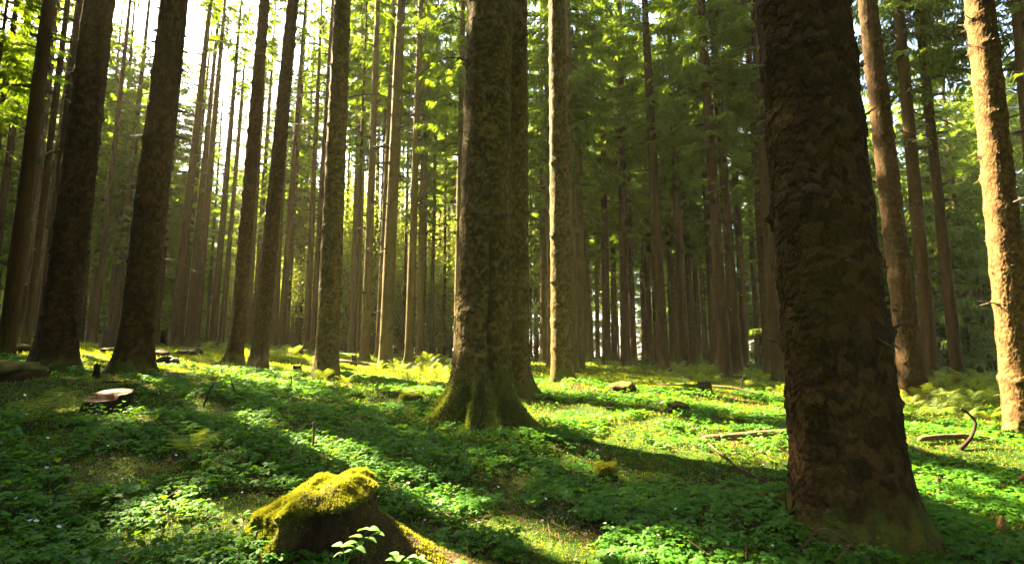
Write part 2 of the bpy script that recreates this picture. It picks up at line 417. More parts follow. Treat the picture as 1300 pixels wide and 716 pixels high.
CROWN_H = 13.
CROWNS = [make_crown(21 + i, CROWN_H, 1.9 + .25 * (i % 3), 2.2, 1.) for i in range(5)]
THIN = [make_crown(51 + i, 6., .75, 1.5, .9) for i in range(2)]
YOUNG = [make_crown(71 + i, 9., 2.0, 0., 1.15) for i in range(3)]

def make_slender(seed, height=25., ns=30):
    """slender trunk, radius 1 at breast height, with whorl knots and short dead stubs"""
    g = np.random.default_rng(seed)
    z = np.concatenate([np.linspace(-.4, 1, 16), np.linspace(1.1, 15, 170), np.linspace(15.5, height, 20)])
    th = np.arange(ns) / ns * 2 * math.pi
    Z, TH = np.meshgrid(z, th, indexing='ij')
    r = np.interp(Z, [-1, 1.3, 12, height], [1.06, 1., .74, .06])
    lob = sum(a * np.cos(k * TH + p) for k, a, p in [(3, .3, g.uniform(0, 6)), (5, .35, g.uniform(0, 6)), (2, .2, g.uniform(0, 6))])
    r = r + .55 * np.exp(-np.maximum(Z, -.05) / .22) * np.clip(.75 + lob, .15, 2)
    r = r * (1 + .035 * (fbm(np.cos(TH) * 2 + 9, Z * 1.1 + np.sin(TH) * 2, seed) - .5) * 2)
    kn = np.zeros_like(r); mb = MB(); zz = .9
    bx = .16 * np.cumsum(g.normal(size=8)) / 3; by = .16 * np.cumsum(g.normal(size=8)) / 3
    cx = np.interp(Z, np.linspace(0, height, 8), bx - bx[0]); cyy = np.interp(Z, np.linspace(0, height, 8), by - by[0])
    while zz < 15:
        for k in range(g.integers(2, 6)):
            a = g.uniform(0, 2 * math.pi); h = zz + g.uniform(-.05, .05)
            d = np.angle(np.exp(1j * (TH - a)))
            e = np.exp(-(d / .22) ** 2 - ((Z - h) / .05) ** 2); r = r + .10 * e; kn = np.maximum(kn, .85 * e)
            if g.random() < .6 and h > 1.6:
                L = g.uniform(.3, 1.2) if h < 5 else g.uniform(.4, 2.8)
                rr = float(np.interp(h, [1.3, 12], [1, .74])) * .9; dn = g.uniform(-.35, .15)
                p = [[(rr + s * L) * math.cos(a), (rr + s * L) * math.sin(a), h + dn * s * s * L * .16] for s in (0, .5, 1)]
                Vt, Ft = tube(p, [.055, .035, .014], 4); mb.add(Vt, Ft, 1)
        zz += g.uniform(.4, .62)
    mossa = smooth(.5, 0, Z + .25 * np.sin(TH * 2 + seed)) * .8
    n0 = Z.size; V0 = np.stack([r * np.cos(TH) + cx, r * np.sin(TH) + cyy, Z], -1).reshape(-1, 3)
    F0 = grid_faces(len(z), ns)
    V = np.concatenate([V0] + mb.V); F = [F0] + [f + n0 for f in mb.F]
    mi = np.concatenate([np.zeros(len(F0))] + [np.ones(len(f)) for f in mb.F])
    pad = np.zeros(len(V) - n0)
    return mesh('trunk', V, F, [M['bark_far'], M['stub']], mi, True, dict(knot=np.concatenate([kn.ravel(), pad]), moss=np.concatenate([mossa.ravel(), pad])))
SLENDER = [make_slender(100 + i) for i in range(6)]
PALE = []
for _m in SLENDER[:3]:
    _c = _m.copy(); _c.materials[0] = M['bark_glow_tint']; PALE.append(_c)  # slender trunks with the glow painted into their bark

def make_dead_branch(seed, L):
    g = np.random.default_rng(seed); mb = MB(); s = np.linspace(0, 1, 7)
    P = np.stack([s * L, .05 * L * np.sin(s * 4 + seed), L * (-.18 * s ** 1.5 + .06 * np.sin(5 * s))], 1)
    mb.add(*tube(P, np.linspace(.011, .002, 7), 5))
    for k in range(int(3 + 4 * L)):
        q = g.uniform(.3, .95); p = np.array([np.interp(q, s, P[:, i]) for i in range(3)])
        l = g.uniform(.08, .3) * L; sd = g.choice([-1, 1]); d = np.array([.6, .7 * sd, g.uniform(-.5, .2)])
        mb.add(*tube([p, p + d * l * .5, p + d * l + [0, 0, -.04 * l]], [.004, .003, .001], 4))
    return mb.build('dead_branch', [M['stub']], True)
DEAD = [make_dead_branch(i, 1.) for i in range(4)]
STUB = []
for _i in range(3):
    _s = np.linspace(0, 1, 4)
    _p = np.stack([_s * .16, .01 * np.sin(_s * 3 + _i), .03 * _s * (_i - 1)], 1)
    STUB.append(mesh('branch_stub', *tube(_p, np.linspace(.014, .006, 4), 7), [M['stub']], None, True))

def make_hero(name, r0, mat='bark', *, ns, dz, zvis, height, lobes, seed, amp=.008, cell=(.05, .045), flare=(.10, .25), moss=.5, crack=None, lean=0., knots=True, z0=-.4):
    """a near trunk with real bark plates, whorl knots and buttress roots"""
    g = np.random.default_rng(seed)
    z = np.concatenate([np.arange(z0, zvis, dz), np.arange(zvis, height, .5), [height]])
    th = np.arange(ns) / ns * 2 * math.pi
    Z, TH = np.meshgrid(z, th, indexing='ij')
    r = np.interp(Z, [-1, 0, 1.3, 8, height], [r0 * 1.05, r0 * 1.04, r0, r0 * .84, .03])
    zc = np.maximum(Z, -.12)
    r = r + flare[0] * np.exp(-zc / flare[1])
    for a, w, reach, h in lobes:
        d = np.angle(np.exp(1j * (TH - R(a)))); e = np.exp(-np.abs(d / R(w)) ** 1.7)
        r = r + reach * np.exp(-np.maximum(zc, -.1) / h) * e
    r = r * (1 + .05 * (fbm(np.cos(TH) * 1.7 + 5, Z * .9 + np.sin(TH) * 1.7, seed) - .5) * 2)
    nu = max(8, int(round(2 * math.pi * r0 / cell[0])))
    u = TH / (2 * math.pi) * nu; v = Z / cell[1]
    wu = u + .6 * (vnoise(np.cos(TH) * 9, Z * 14 + np.sin(TH) * 9, seed) - .5) * 2
    wv = v + .85 * (vnoise(np.cos(TH) * 8 + 40, Z * 9 + np.sin(TH) * 8, seed + 3) - .5) * 2
    F1, F2, rid, dv = worley(wu, wv, nu, seed)
    G1, G2, rid2, dv2 = worley(wu * 2, wv * 2, nu * 2, seed + 50)
    pl = smooth(.0, .11, F2 - F1) * (.65 + .35 * smooth(.3, .5, fbm(np.cos(TH) * 3 + 70, Z * 4 + np.sin(TH) * 3, seed + 90, 3)))
    low = smooth(-.1, 1.6, zc) * .55 + .45 if name != 'tall' else 1
    knot_gap = 1 - .0 * Z
    disp = amp * (pl * (.3 + .9 * rid) * (.8 - .5 * dv) + .28 * smooth(.03, .3, G2 - G1) * (.5 + rid2))
    disp = disp * (.55 + .9 * vnoise(np.cos(TH) * 1.2 + 20, Z * .8 + np.sin(TH), seed + 7))
    kn = np.zeros_like(r); stubs = []
    zz = .75
    if knots:
        while zz < zvis:
            for k in range(g.integers(3, 6)):
                a = g.uniform(0, 2 * math.pi); h = zz + g.uniform(-.07, .07); big = g.uniform(.6, 1.3)
                d = np.angle(np.exp(1j * (TH - a)))
                e = np.exp(-(d * r0 / (.035 * big)) ** 2 - ((Z - h) / (.026 * big)) ** 2)
                r = r + .022 * big * e; kn = np.maximum(kn, e * .9)
                stubs.append((a, h))
            r = r + .012 * np.exp(-((Z - zz) / .09) ** 2)
            zz += g.uniform(.38, .6)
    if crack:
        for a0, zlo, zhi, dep in crack:
            path = R(a0) + .05 * np.sin(Z * 5.) + .09 * (vnoise(Z * 6, Z * 0, seed + 70) - .5)
            d = np.angle(np.exp(1j * (TH - path)))
            e = np.exp(-(d * r0 / .022) ** 2) * smooth(zlo, zlo + .2, Z) * smooth(zhi, zhi - .4, Z)
            r = r - dep * e
    r = r + disp * smooth(zvis + .5, zvis, Z)
    lump = fbm(np.cos(TH) * 4, Z * 6 + np.sin(TH) * 4, seed + 30, 3)
    ms = smooth(moss * 1.15, moss * .35, Z + (lump - .5) * moss * 1.3)
    r = r + .018 * ms * (lump - .3)
    V = np.stack([r * np.cos(TH), r * np.sin(TH), Z], -1).reshape(-1, 3)
    me = mesh('trunk', V, grid_faces(len(z), ns), [M[mat]], None, True, dict(cell=rid.ravel() * (1 - ms.ravel()), moss=ms.ravel(), knot=kn.ravel()))
    return me, stubs, (V.reshape(len(z), ns, 3), ms, z)

def tufts(P, Nn, length, width, g, k=2):
    """tiny blades standing on points P along normals Nn"""
    n = len(P) * k; P = np.repeat(P, k, 0); Nn = np.repeat(Nn, k, 0)
    d = Nn + g.normal(size=(n, 3)) * .55; d /= np.linalg.norm(d, axis=1)[:, None]
    w = np.cross(d, g.normal(size=(n, 3))); w /= np.linalg.norm(w, axis=1)[:, None] + 1e-6
    L = length * g.uniform(.5, 1.4, (n, 1)); W = width * g.uniform(.6, 1.3, (n, 1))
    V = np.stack([P - w * W - Nn * .004, P + w * W - Nn * .004, P + d * L], 1).reshape(-1, 3)
    return V, np.arange(n * 3).reshape(-1, 3)

def surf_samples(V, F, n, g, weight=None):
    a, b, c, d = (V[F[:, i]] for i in range(4))
    nr = np.cross(c - a, d - b); ar = np.linalg.norm(nr, axis=1); nr = nr / (ar[:, None] + 1e-12)
    w = ar if weight is None else ar * weight
    i = g.choice(len(F), n, p=w / w.sum()); s = g.random((n, 1)); t = g.random((n, 1))
    P = (a[i] * (1 - s) + b[i] * s) * (1 - t) + (d[i] * (1 - s) + c[i] * s) * t
    return P, nr[i]

# ------------------------------------------------------------------ the trees of the photograph
TREES = [  # kind, x, y, lean, radius at breast height
 ('a', -9.565, 10.5, -0.0021, 0.128),
 ('b', -18.387, 20.696, -0.0149, 0.16),
 ('hero_left', -6.779, 8.273, 0.0089, 0.22),
 ('f', -24.195, 31.111, -0.0224, 0.109),
 ('f', -23.36, 30.545, -0.0023, 0.126),
 ('f', -21.796, 30.0, -0.0245, 0.152),
 ('hero_left2', -5.702, 8.364, 0.0225, 0.209),
 ('m', -8.635, 13.125, 0.0116, 0.148),
 ('f', -21.01, 32.667, 0.0041, 0.152),
 ('m', -15.57, 25.455, 0.0241, 0.199),
 ('f', -19.565, 32.667, 0.0191, 0.155),
 ('m', -16.884, 28.875, 0.0119, 0.174),
 ('m', -16.008, 28.0, 0.0088, 0.187),
 ('m', -16.077, 29.75, 0.0084, 0.182),
 ('f', -18.038, 34.364, 0.0131, 0.157),
 ('hero_t4', -7.371, 14.824, 0.0129, 0.179),
 ('f', -14.357, 30.0, -0.0025, 0.168),
 ('f', -15.262, 32.667, 0.0013, 0.162),
 ('hero_t5', -6.532, 14.378, 0.031, 0.191),
 ('f', -14.048, 32.667, 0.0015, 0.164),
 ('m', -11.681, 28.0, 0.0146, 0.169),
 ('f', -13.358, 32.667, 0.0093, 0.165),
 ('f', -14.41, 36.4, 0.0016, 0.161),
 ('f', -13.263, 34.364, 0.0007, 0.163),
 ('m', -11.106, 30.0, -0.0087, 0.173),
 ('m', -7.804, 21.778, 0.0102, 0.156),
 ('hero_t6', -3.934, 11.846, -0.0029, 0.224),
 ('f', -9.352, 32.308, -0.0085, 0.18),
 ('f', -9.174, 32.667, -0.003, 0.171),
 ('m', -5.74, 21.7, 0.0026, 0.175),
 ('f', -9.129, 36.4, -0.006, 0.168),
 ('m', -4.137, 18.2, 0.0114, 0.213),
 ('m', -5.695, 23.692, 0.0103, 0.134),
 ('m', -3.954, 21.368, 0.0088, 0.168),
 ('m', -4.519, 27.067, -0.0035, 0.175),
 ('f', -6.015, 40.444, -0.0141, 0.176),
 ('f', -6.135, 43.75, -0.0152, 0.176),
 ('f', -5.473, 42.0, -0.016, 0.184),
 ('f', -5.328, 43.75, -0.0171, 0.176),
 ('f', -4.758, 42.0, -0.0181, 0.184),
 ('f', -8.805, 42.0, -0.007, 0.166),
 ('f', -8.448, 42.0, -0.0081, 0.167),
 ('m', -2.084, 21.412, 0.0035, 0.169),
 ('hero_center', -0.357, 6.426, 0.0148, 0.298),
 ('hero_center2', 0.079, 9.333, 0.0032, 0.2),
 ('f', 1.749, 30.154, -0.0029, 0.195),
 ('f', 1.931, 44.0, 0.0017, 0.163),
 ('hero_t715', 1.055, 11.714, -0.0019, 0.22),
 ('m', 1.568, 21.778, -0.0071, 0.18),
 ('m', 2.163, 19.444, -0.0055, 0.148),
 ('m', 2.832, 23.059, 0.0087, 0.182),
 ('f', 4.342, 32.308, 0.01, 0.188),
 ('f', 6.001, 42.0, -0.0242, 0.171),
 ('f', 6.476, 42.0, 0.0062, 0.17),
 ('m', 4.411, 26.026, 0.0108, 0.191),
 ('f', 6.435, 35.0, 0.0148, 0.191),
 ('m', 5.094, 25.053, 0.0113, 0.214),
 ('m', 6.287, 28.875, -0.0024, 0.197),
 ('f', 9.607, 40.444, 0.0048, 0.177),
 ('m', 7.671, 31.0, 0.004, 0.189),
 ('f', 8.364, 32.2, -0.0003, 0.151),
 ('m', 5.63, 20.696, -0.015, 0.205),
 ('m', 8.986, 31.0, 0.0033, 0.188),
 ('f', 11.224, 37.8, 0.0021, 0.177),
 ('m', 7.291, 23.579, -0.002, 0.198),
 ('m', 9.754, 30.0, -0.0092, 0.18),
 ('f', 10.991, 32.667, -0.001, 0.173),
 ('f', 12.661, 36.4, 0.0027, 0.168),
 ('m', 10.534, 29.0, -0.0015, 0.19),
 ('m', 6.94, 18.189, -0.0115, 0.191),
 ('m', 8.099, 20.087, -0.0115, 0.193),
 ('m', 11.382, 27.125, 0.0001, 0.178),
 ('f', 15.474, 35.0, 0.0056, 0.182),
 ('m', 9.351, 20.3, -0.0008, 0.171),
 ('m', 8.482, 17.769, -0.0023, 0.185),
 ('hero_right', 1.96, 3.328, -0.02, 0.267),
 ('hero_t1130', 7.513, 10.5, -0.0186, 0.192),
 ('m', 10.519, 14.0, 0.0116, 0.163),
 ('m', 12.354, 15.5, 0.0026, 0.148),
 ('f', 28.253, 36.4, 0.012, 0.154),
 ('m', 24.797, 30.154, 0.0146, 0.151),
 ('f', 30.542, 36.4, 0.0172, 0.152),
 ('f', 33.007, 38.889, 0.0188, 0.151),
 ('f', 32.456, 37.8, 0.0202, 0.157),
 ('f', 33.774, 38.889, 0.0216, 0.15),
 ('f', 33.3, 37.8, 0.0236, 0.156),
 ('hero_lit', 6.96, 7.7, 0.0213, 0.184),
 ('m', 12.076, 12.526, 0.0397, 0.168),
]
OWN_LABEL = {  # trees told apart by what they stand beside
 0: 'slim dark spruce at the moss hummock beyond the flared dark trunk',
 1: 'reddish brown slim spruce just behind the slim dark one by the hummock',
 7: 'slim spruce hidden close behind the dark spruce with stones at its foot',
 9: 'sturdiest of four slim trunks standing in a row above the rounded stones',
 10: 'second of four slim trunks in a row, counted from the sturdiest, above the rounded stones',
 11: 'third of four slim trunks in a row, counted from the sturdiest, above the rounded stones',
 12: 'last of four slim trunks in a row, counted from the sturdiest, above the rounded stones',
 13: 'single slim spruce between the row of four trunks and the close pair',
 14: 'thin spruce just behind the single slim one beside the close pair',
 19: 'thin spruce half hidden behind the nearer trunk of the close pair',
 20: 'slim spruce standing just past the nearer trunk of the close pair',
 24: 'slim spruce rising beside the distant flat topped stump',
 25: 'reddish slim spruce close behind the lone straight spruce',
 29: 'slim dark glade spruce beside the thin broken snag and fallen pole',
 31: 'thickest trunk of the hazy glade, standing beside the fallen pole',
 32: 'thin spruce close behind the thickest trunk of the hazy glade',
 33: 'nearer of two close glade trunks past the thickest one',
 34: 'farther of two close glade trunks past the thickest one',
 42: 'slim spruce half hidden behind the thick cracked trunk',
 48: 'slim spruce peeking out behind the green footed spruce on its sunny side',
 49: 'slim spruce close behind the green footed spruce on its shaded side',
 50: 'first slim spruce beyond the green footed spruce at the clearing edge',
 54: 'second slim spruce beyond the green footed spruce at the clearing edge',
 56: 'sturdy straight spruce at the clearing edge with another right behind it',
 57: 'spruce right behind the sturdy straight one at the clearing edge',
 59: 'slim spruce just behind the dark trunk with a fern clump at its foot',
 61: 'dark straight spruce with a fern clump at its foot at the clearing edge',
 62: 'slim spruce between the fern clump trunk and the next dark trunk',
 64: 'dark straight spruce next after the fern clump trunk',
 65: 'slim spruce close beside the dark trunk that follows the fern clump trunk',
 68: 'slim spruce directly behind the paired dark trunks by the long fallen branch',
 69: 'nearer and thicker of two paired dark trunks by the long fallen branch',
 70: 'farther of two paired dark trunks by the long fallen branch',
 71: 'slim spruce just behind the farther of the paired dark trunks',
 73: 'slim dark spruce next to the one partly hidden by the huge scaly trunk',
 74: 'dark spruce partly hidden by the huge scaly trunk',
 77: 'thick dark spruce directly behind the orange edged trunk',
 78: 'dark spruce with ferns round its foot beyond the orange edged trunk',
 80: 'thin spruce with one bright lit edge deep in the dark stand',
 87: 'dark spruce behind the brilliant orange lit trunk, mostly out of view',
}

HERO = {
 'hero_left': dict(ns=110, dz=.02, zvis=7, lobes=[(-15, 28, .22, .28), (-75, 30, .10, .3), (195, 30, .12, .3), (100, 30, .2, .3)], flare=(.08, .35), moss=.2,
   label='thick very dark spruce with a wide flared foot beside the sawn stump'),
 'hero_left2': dict(ns=100, dz=.022, zvis=7.4, lobes=[(190, 30, .14, .25), (-60, 28, .08, .2), (20, 26, .12, .25), (90, 30, .2, .3)], flare=(.06, .25), moss=.25,
   label='dark spruce with a slim trunk close behind it and small rocks at its foot'),
 'hero_t4': dict(ns=56, dz=.04, zvis=11, lobes=[(200, 26, .16, .25), (-20, 26, .10, .25), (-90, 30, .06, .2)], flare=(.05, .3), moss=.3,
   label='straight brown spruce, farther of two growing close together above sunlit moss'),
 'hero_t5': dict(ns=60, dz=.04, zvis=11, lobes=[(200, 26, .08, .25), (-30, 26, .08, .25), (-100, 30, .08, .2)], flare=(.05, .3), moss=.35,
   label='brown spruce with a mossy foot, nearer of two growing close together above sunlit moss'),
 'hero_t6': dict(ns=90, dz=.026, zvis=9.2, lobes=[(200, 30, .10, .2), (-20, 26, .12, .2), (-100, 30, .08, .2)], flare=(.04, .3), moss=.3,
   label='lone straight spruce with dead side branches and a pale fern patch at its foot'),
 'hero_center': dict(ns=205, dz=.0125, zvis=5.7, flare=(.03, .40), moss=.58, amp=.010, cell=(.045, .036), crack=[(-70, .25, 2.3, .07)],
   lobes=[(188, 22, .52, .20), (-138, 15, .46, .22), (-98, 9, .30, .34), (-74, 11, .52, .24), (-36, 13, .46, .24), (4, 16, .30, .25), (60, 26, .35, .25), (120, 26, .35, .25)],
   label='thick spruce with mossy buttress roots and a dark crack up its bark'),
 'hero_center2': dict(ns=100, dz=.022, zvis=7.6, lobes=[(0, 26, .18, .2), (-50, 26, .12, .18), (180, 30, .1, .2)], flare=(.04, .3), moss=.25,
   label='smooth spruce standing directly behind the thick trunk with mossy buttress roots'),
 'hero_t715': dict(ns=84, dz=.028, zvis=9.2, lobes=[(-25, 22, .16, .16), (200, 26, .06, .2), (-90, 30, .05, .2)], flare=(.03, .3), moss=.42,
   label='warm brown spruce with a bright green mossy foot in the sunlit moss clearing'),
 'hero_right': dict(ns=260, dz=.0098, zvis=3.9, amp=.0125, cell=(.056, .046), lobes=[(-18, 24, .12, .2), (-70, 20, .05, .2), (-125, 22, .06, .2), (200, 22, .06, .2), (90, 40, .2, .3)], flare=(.03, .45), moss=.24,
   label='huge dark spruce trunk covered in scaly bark plates with twigs at its foot'),
 'hero_t1130': dict(ns=84, dz=.028, zvis=8.8, lobes=[(-20, 26, .12, .3), (200, 26, .12, .3), (-95, 20, .08, .2)], flare=(.05, .35), moss=.2,
   label='tall dark spruce with one dim orange sunlit edge behind the huge scaly trunk'),
 'hero_lit': dict(ns=130, dz=.017, zvis=7, amp=.011, cell=(.04, .034), lobes=[(200, 26, .18, .16), (-80, 26, .10, .2), (0, 30, .1, .2)], flare=(.03, .3), moss=.15,
   label='spruce trunk with a brilliant orange sunlit side at the edge of the ferns'),
}
BASES = []       # x, y, radius kept free of ground cover
def dead_limbs(tree, spec):
    for a, h, L, r in spec:
        obj('dead_branch', random.choice(DEAD), tree, (r * math.cos(R(a)), r * math.sin(R(a)), h), (0, R(random.uniform(-6, 10)), R(a)), (L, min(1.2, L + .3), L))

def crown_for(tree, x, y, z, dist, thick=1., base=None, allow_full=True):
    if base is None:
        base = random.uniform(9.5, 11.5) if dist < 13 else random.uniform(7, 9.) if dist < 26 else random.uniform(5.5, 7.5)
    sz = random.uniform(.95, 1.2); rs = random.uniform(1.0, 1.35) * thick
    for k, (db, f, g) in enumerate([(0, 1, 1), (0, .7, .8), (2, .7, .8), (4, .6, .7), (6, .55, .6)]):
        if not blocks(x, y, z, base + db, base + db + CROWN_H * sz * g, 2.0 * rs * f): break
        if k == 4:
            obj('crown', random.choice(THIN), tree, (0, 0, 16.5), (0, 0, random.uniform(0, 6.28)), (1, 1, 1.15)); return False
    base += db; rs *= f; sz *= g
    obj('crown', random.choice(CROWNS), tree, (0, 0, base), (0, 0, random.uniform(0, 6.28)), (rs, rs, sz)); return True

def zone(x, y):
    px = 650 + 700 * x / y
    if px < 200: return 'slim spruce trunk beyond the two thickest dark trunks near the sawn stump', 'slim spruces beyond the dark pair'
    if px < 400: return 'straight slim spruce in the bright leafy stand behind the close pair of brown trunks', 'slim spruces in the bright leafy stand'
    if px < 600: return 'slender spruce trunk in the glowing hazy glade behind the lone straight spruce', 'slender spruces in the glowing glade'
    if px < 830: return 'straight slender spruce standing behind the sunlit moss clearing', 'slender spruces behind the moss clearing'
    if px < 1010: return 'dark straight spruce in the fern edged stand between moss clearing and huge scaly trunk', 'dark spruces of the ferny stand'
    return 'dark slender spruce deep in the shade behind the orange edged trunk', 'dark spruces deep in the shade'

def plant_trees():
    for i, (key, x, y, lean, r) in enumerate(TREES):
        z = Hs(x, y); d = math.hypot(x, y)
        if key in HERO:
            p = dict(HERO[key]); lab = p.pop('label')
            t = thing('spruce_tree', lab, 'tree', (x, y, z), (0, math.atan(lean), 0))
            me, stubs, surf = make_hero(key, r, 'bark_sun_tint' if key == 'hero_lit' else 'bark_glow_tint' if key in ('hero_center', 'hero_center2', 'hero_t715', 'hero_t6') else 'bark', height=24., seed=300 + i, **p)
            obj('trunk', me, t)
            step = max(1, len(stubs) // 34)
            for a, h in stubs[::step]:
                if h < 1.1: continue
                rr = r * (1 - .02 * h)
                s = random.uniform(.3, .9) * (1 if random.random() < .85 or key == 'hero_right' else 2.2)
                obj('branch_stub', random.choice(STUB), t, (rr * math.cos(a), rr * math.sin(a), h), (0, R(random.uniform(-35, 25)), a), (s, .8, .8))
            if key == 'hero_center':
                V, ms, zz = surf; n = V.shape[1]; F = grid_faces(len(zz), n); Vf = V.reshape(-1, 3)
                zf = Vf[F[:, 0], 2]; wgt = ms.reshape(-1)[F[:, 0]] ** 2 * (zf > -.15) * (Vf[F[:, 0], 1] < .2)
                g = np.random.default_rng(5); P, Q = surf_samples(Vf, F, 30000, g, wgt)
                mo = obj('moss', mesh('moss', *tufts(P, Q, .020, .0045, g, 2), [M['rootmoss']]), t); mo['kind'] = 'stuff'
                mo['label'] = 'green moss covering the root buttresses'
            if key == 'hero_t6':
                dead_limbs(t, [(180, 3.0, 1.0, r * .9), (0, 3.1, .7, r * .9), (175, 6.4, 1.6, r * .85), (185, 6.7, 1.2, r * .85), (5, 6.3, 1.9, r * .85), (170, 1.9, .5, r), (10, 2.6, .5, r), (200, 5.2, .8, r), (-20, 4.6, .6, r), (190, 4.0, .9, r)])
            if key == 'hero_t5': dead_limbs(t, [(0, 9., 1.6, r * .8), (5, 8.2, 1.8, r * .8), (-10, 7.4, 1.2, r * .8), (180, 8.6, 1.3, r * .8), (0, 6.6, 1., r * .8), (170, 7., 1., r * .8)])
            if key == 'hero_center': dead_limbs(t, [(190, 4.9, .5, r * .8), (183, 3.95, .55, r * .85), (200, 3.4, .4, r * .85), (178, 4.4, .8, r * .85)])
            if key == 'hero_t4': dead_limbs(t, [(0, 7.6, 1., r * .8), (180, 9., 1.2, r * .8), (185, 8., 1.2, r * .8)])
            if key == 'hero_lit': dead_limbs(t, [(-40, 4.5, .5, r * .9), (-30, 2.9, .4, r * .9), (200, 5.6, .4, r * .9)])
            if key == 'hero_t1130': dead_limbs(t, [(-60, 3.6, .5, r * .9), (-30, 5.2, .5, r * .9), (190, 4.2, .4, r * .9)])
            BASES.append((x, y, r + .12))
        else:
            lab, grp = zone(x, y)
            t = thing('spruce_tree', OWN_LABEL.get(i, lab), 'tree', (x, y, z), (0, math.atan(lean), 0), grp)
            pale = 430 < 650 + 700 * x / y < 760  # trunks across the glow get the lightened bark
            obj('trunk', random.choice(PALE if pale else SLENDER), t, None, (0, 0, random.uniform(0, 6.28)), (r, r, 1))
            BASES.append((x, y, r + .05))
            if d < 26: dead_limbs(t, [(random.uniform(0, 360), random.uniform(2.2, 8.5), random.uniform(.35, 1.2), r * .85) for _ in range(6)])
        if key in ('hero_t4', 'hero_t5'): obj('crown', THIN[0], t, (0, 0, 21), (0, 0, i), (.6, .6, .6))
        else: crown_for(t, x, y, z, d)
plant_trees()
# ------------------------------------------------------------------ the stand beyond, and the stand around the camera, with trees added for shade
def far_stand():
    pts = [(t[1], t[2]) for t in TREES]; n = 0
    g = random.Random(5)
    for k in range(4000):
        if n >= 200: break
        y = g.uniform(31, 76); x = g.uniform(-1.0, 1.02) * y
        if n >= 130: y = g.uniform(24, 46); x = g.uniform(-.98, -.36) * y
        if n >= 178: y = g.uniform(19, 44); x = g.uniform(.66, 1.0) * y
        px = 650 + 700 * x / y
        if n < 130 and px < 60 and g.random() < .5: continue
        if any((x - a) ** 2 + (y - b) ** 2 < 3.0 ** 2 for a, b in pts): continue
        pts.append((x, y)); n += 1
        z = Hs(x, y); lab, grp = zone(x, y); r = g.uniform(.10, .17)
        t = thing('spruce_tree', lab, 'tree', (x, y, z - .02), (R(g.uniform(-.8, .8)), R(g.uniform(-.8, .8)), 0), grp)
        obj('trunk', g.choice(SLENDER), t, None, (0, 0, g.uniform(0, 6.28)), (r, r, 1))
        crown_for(t, x, y, z, math.hypot(x, y), 1.35, g.uniform(3.5, 7.5))
far_stand()

def around():
    """the same forest goes on to the sides of and behind the viewpoint"""
    g = random.Random(9); n = 0
    for i in range(-11, 7):
        for j in range(-4, 11):
            x = i * 4.1 + g.uniform(-1.2, 1.2); y = j * 4.1 + g.uniform(-1.2, 1.2)
            if y > 0 and abs(x) < y * 1.06 + 1.2: continue       # inside the picture: those trees are placed above
            if math.hypot(x, y) < 3.4: continue
            if math.hypot(x, y) > 44: continue
            z = Hs(x, y); r = g.uniform(.16, .27); base = g.uniform(7.5, 10)
            full = not blocks(x, y, z, base, base + 13, 2.4)
            t = thing('spruce_tree', 'spruce added outside the view to cast shade', 'tree', (x, y, z), (R(g.uniform(-.8, .8)), R(g.uniform(-.8, .8)), 0), 'spruces around the viewpoint')
            obj('trunk', g.choice(SLENDER), t, None, (0, 0, g.uniform(0, 6.28)), (r, r, 1))
            if full: obj('crown', g.choice(CROWNS), t, (0, 0, base), (0, 0, g.uniform(0, 6.28)), (1.4, 1.4, g.uniform(.95, 1.15)))
            else: obj('crown', g.choice(THIN), t, (0, 0, 16.5), (0, 0, g.uniform(0, 6.28)), (1, 1, 1.1))
            n += 1
around()

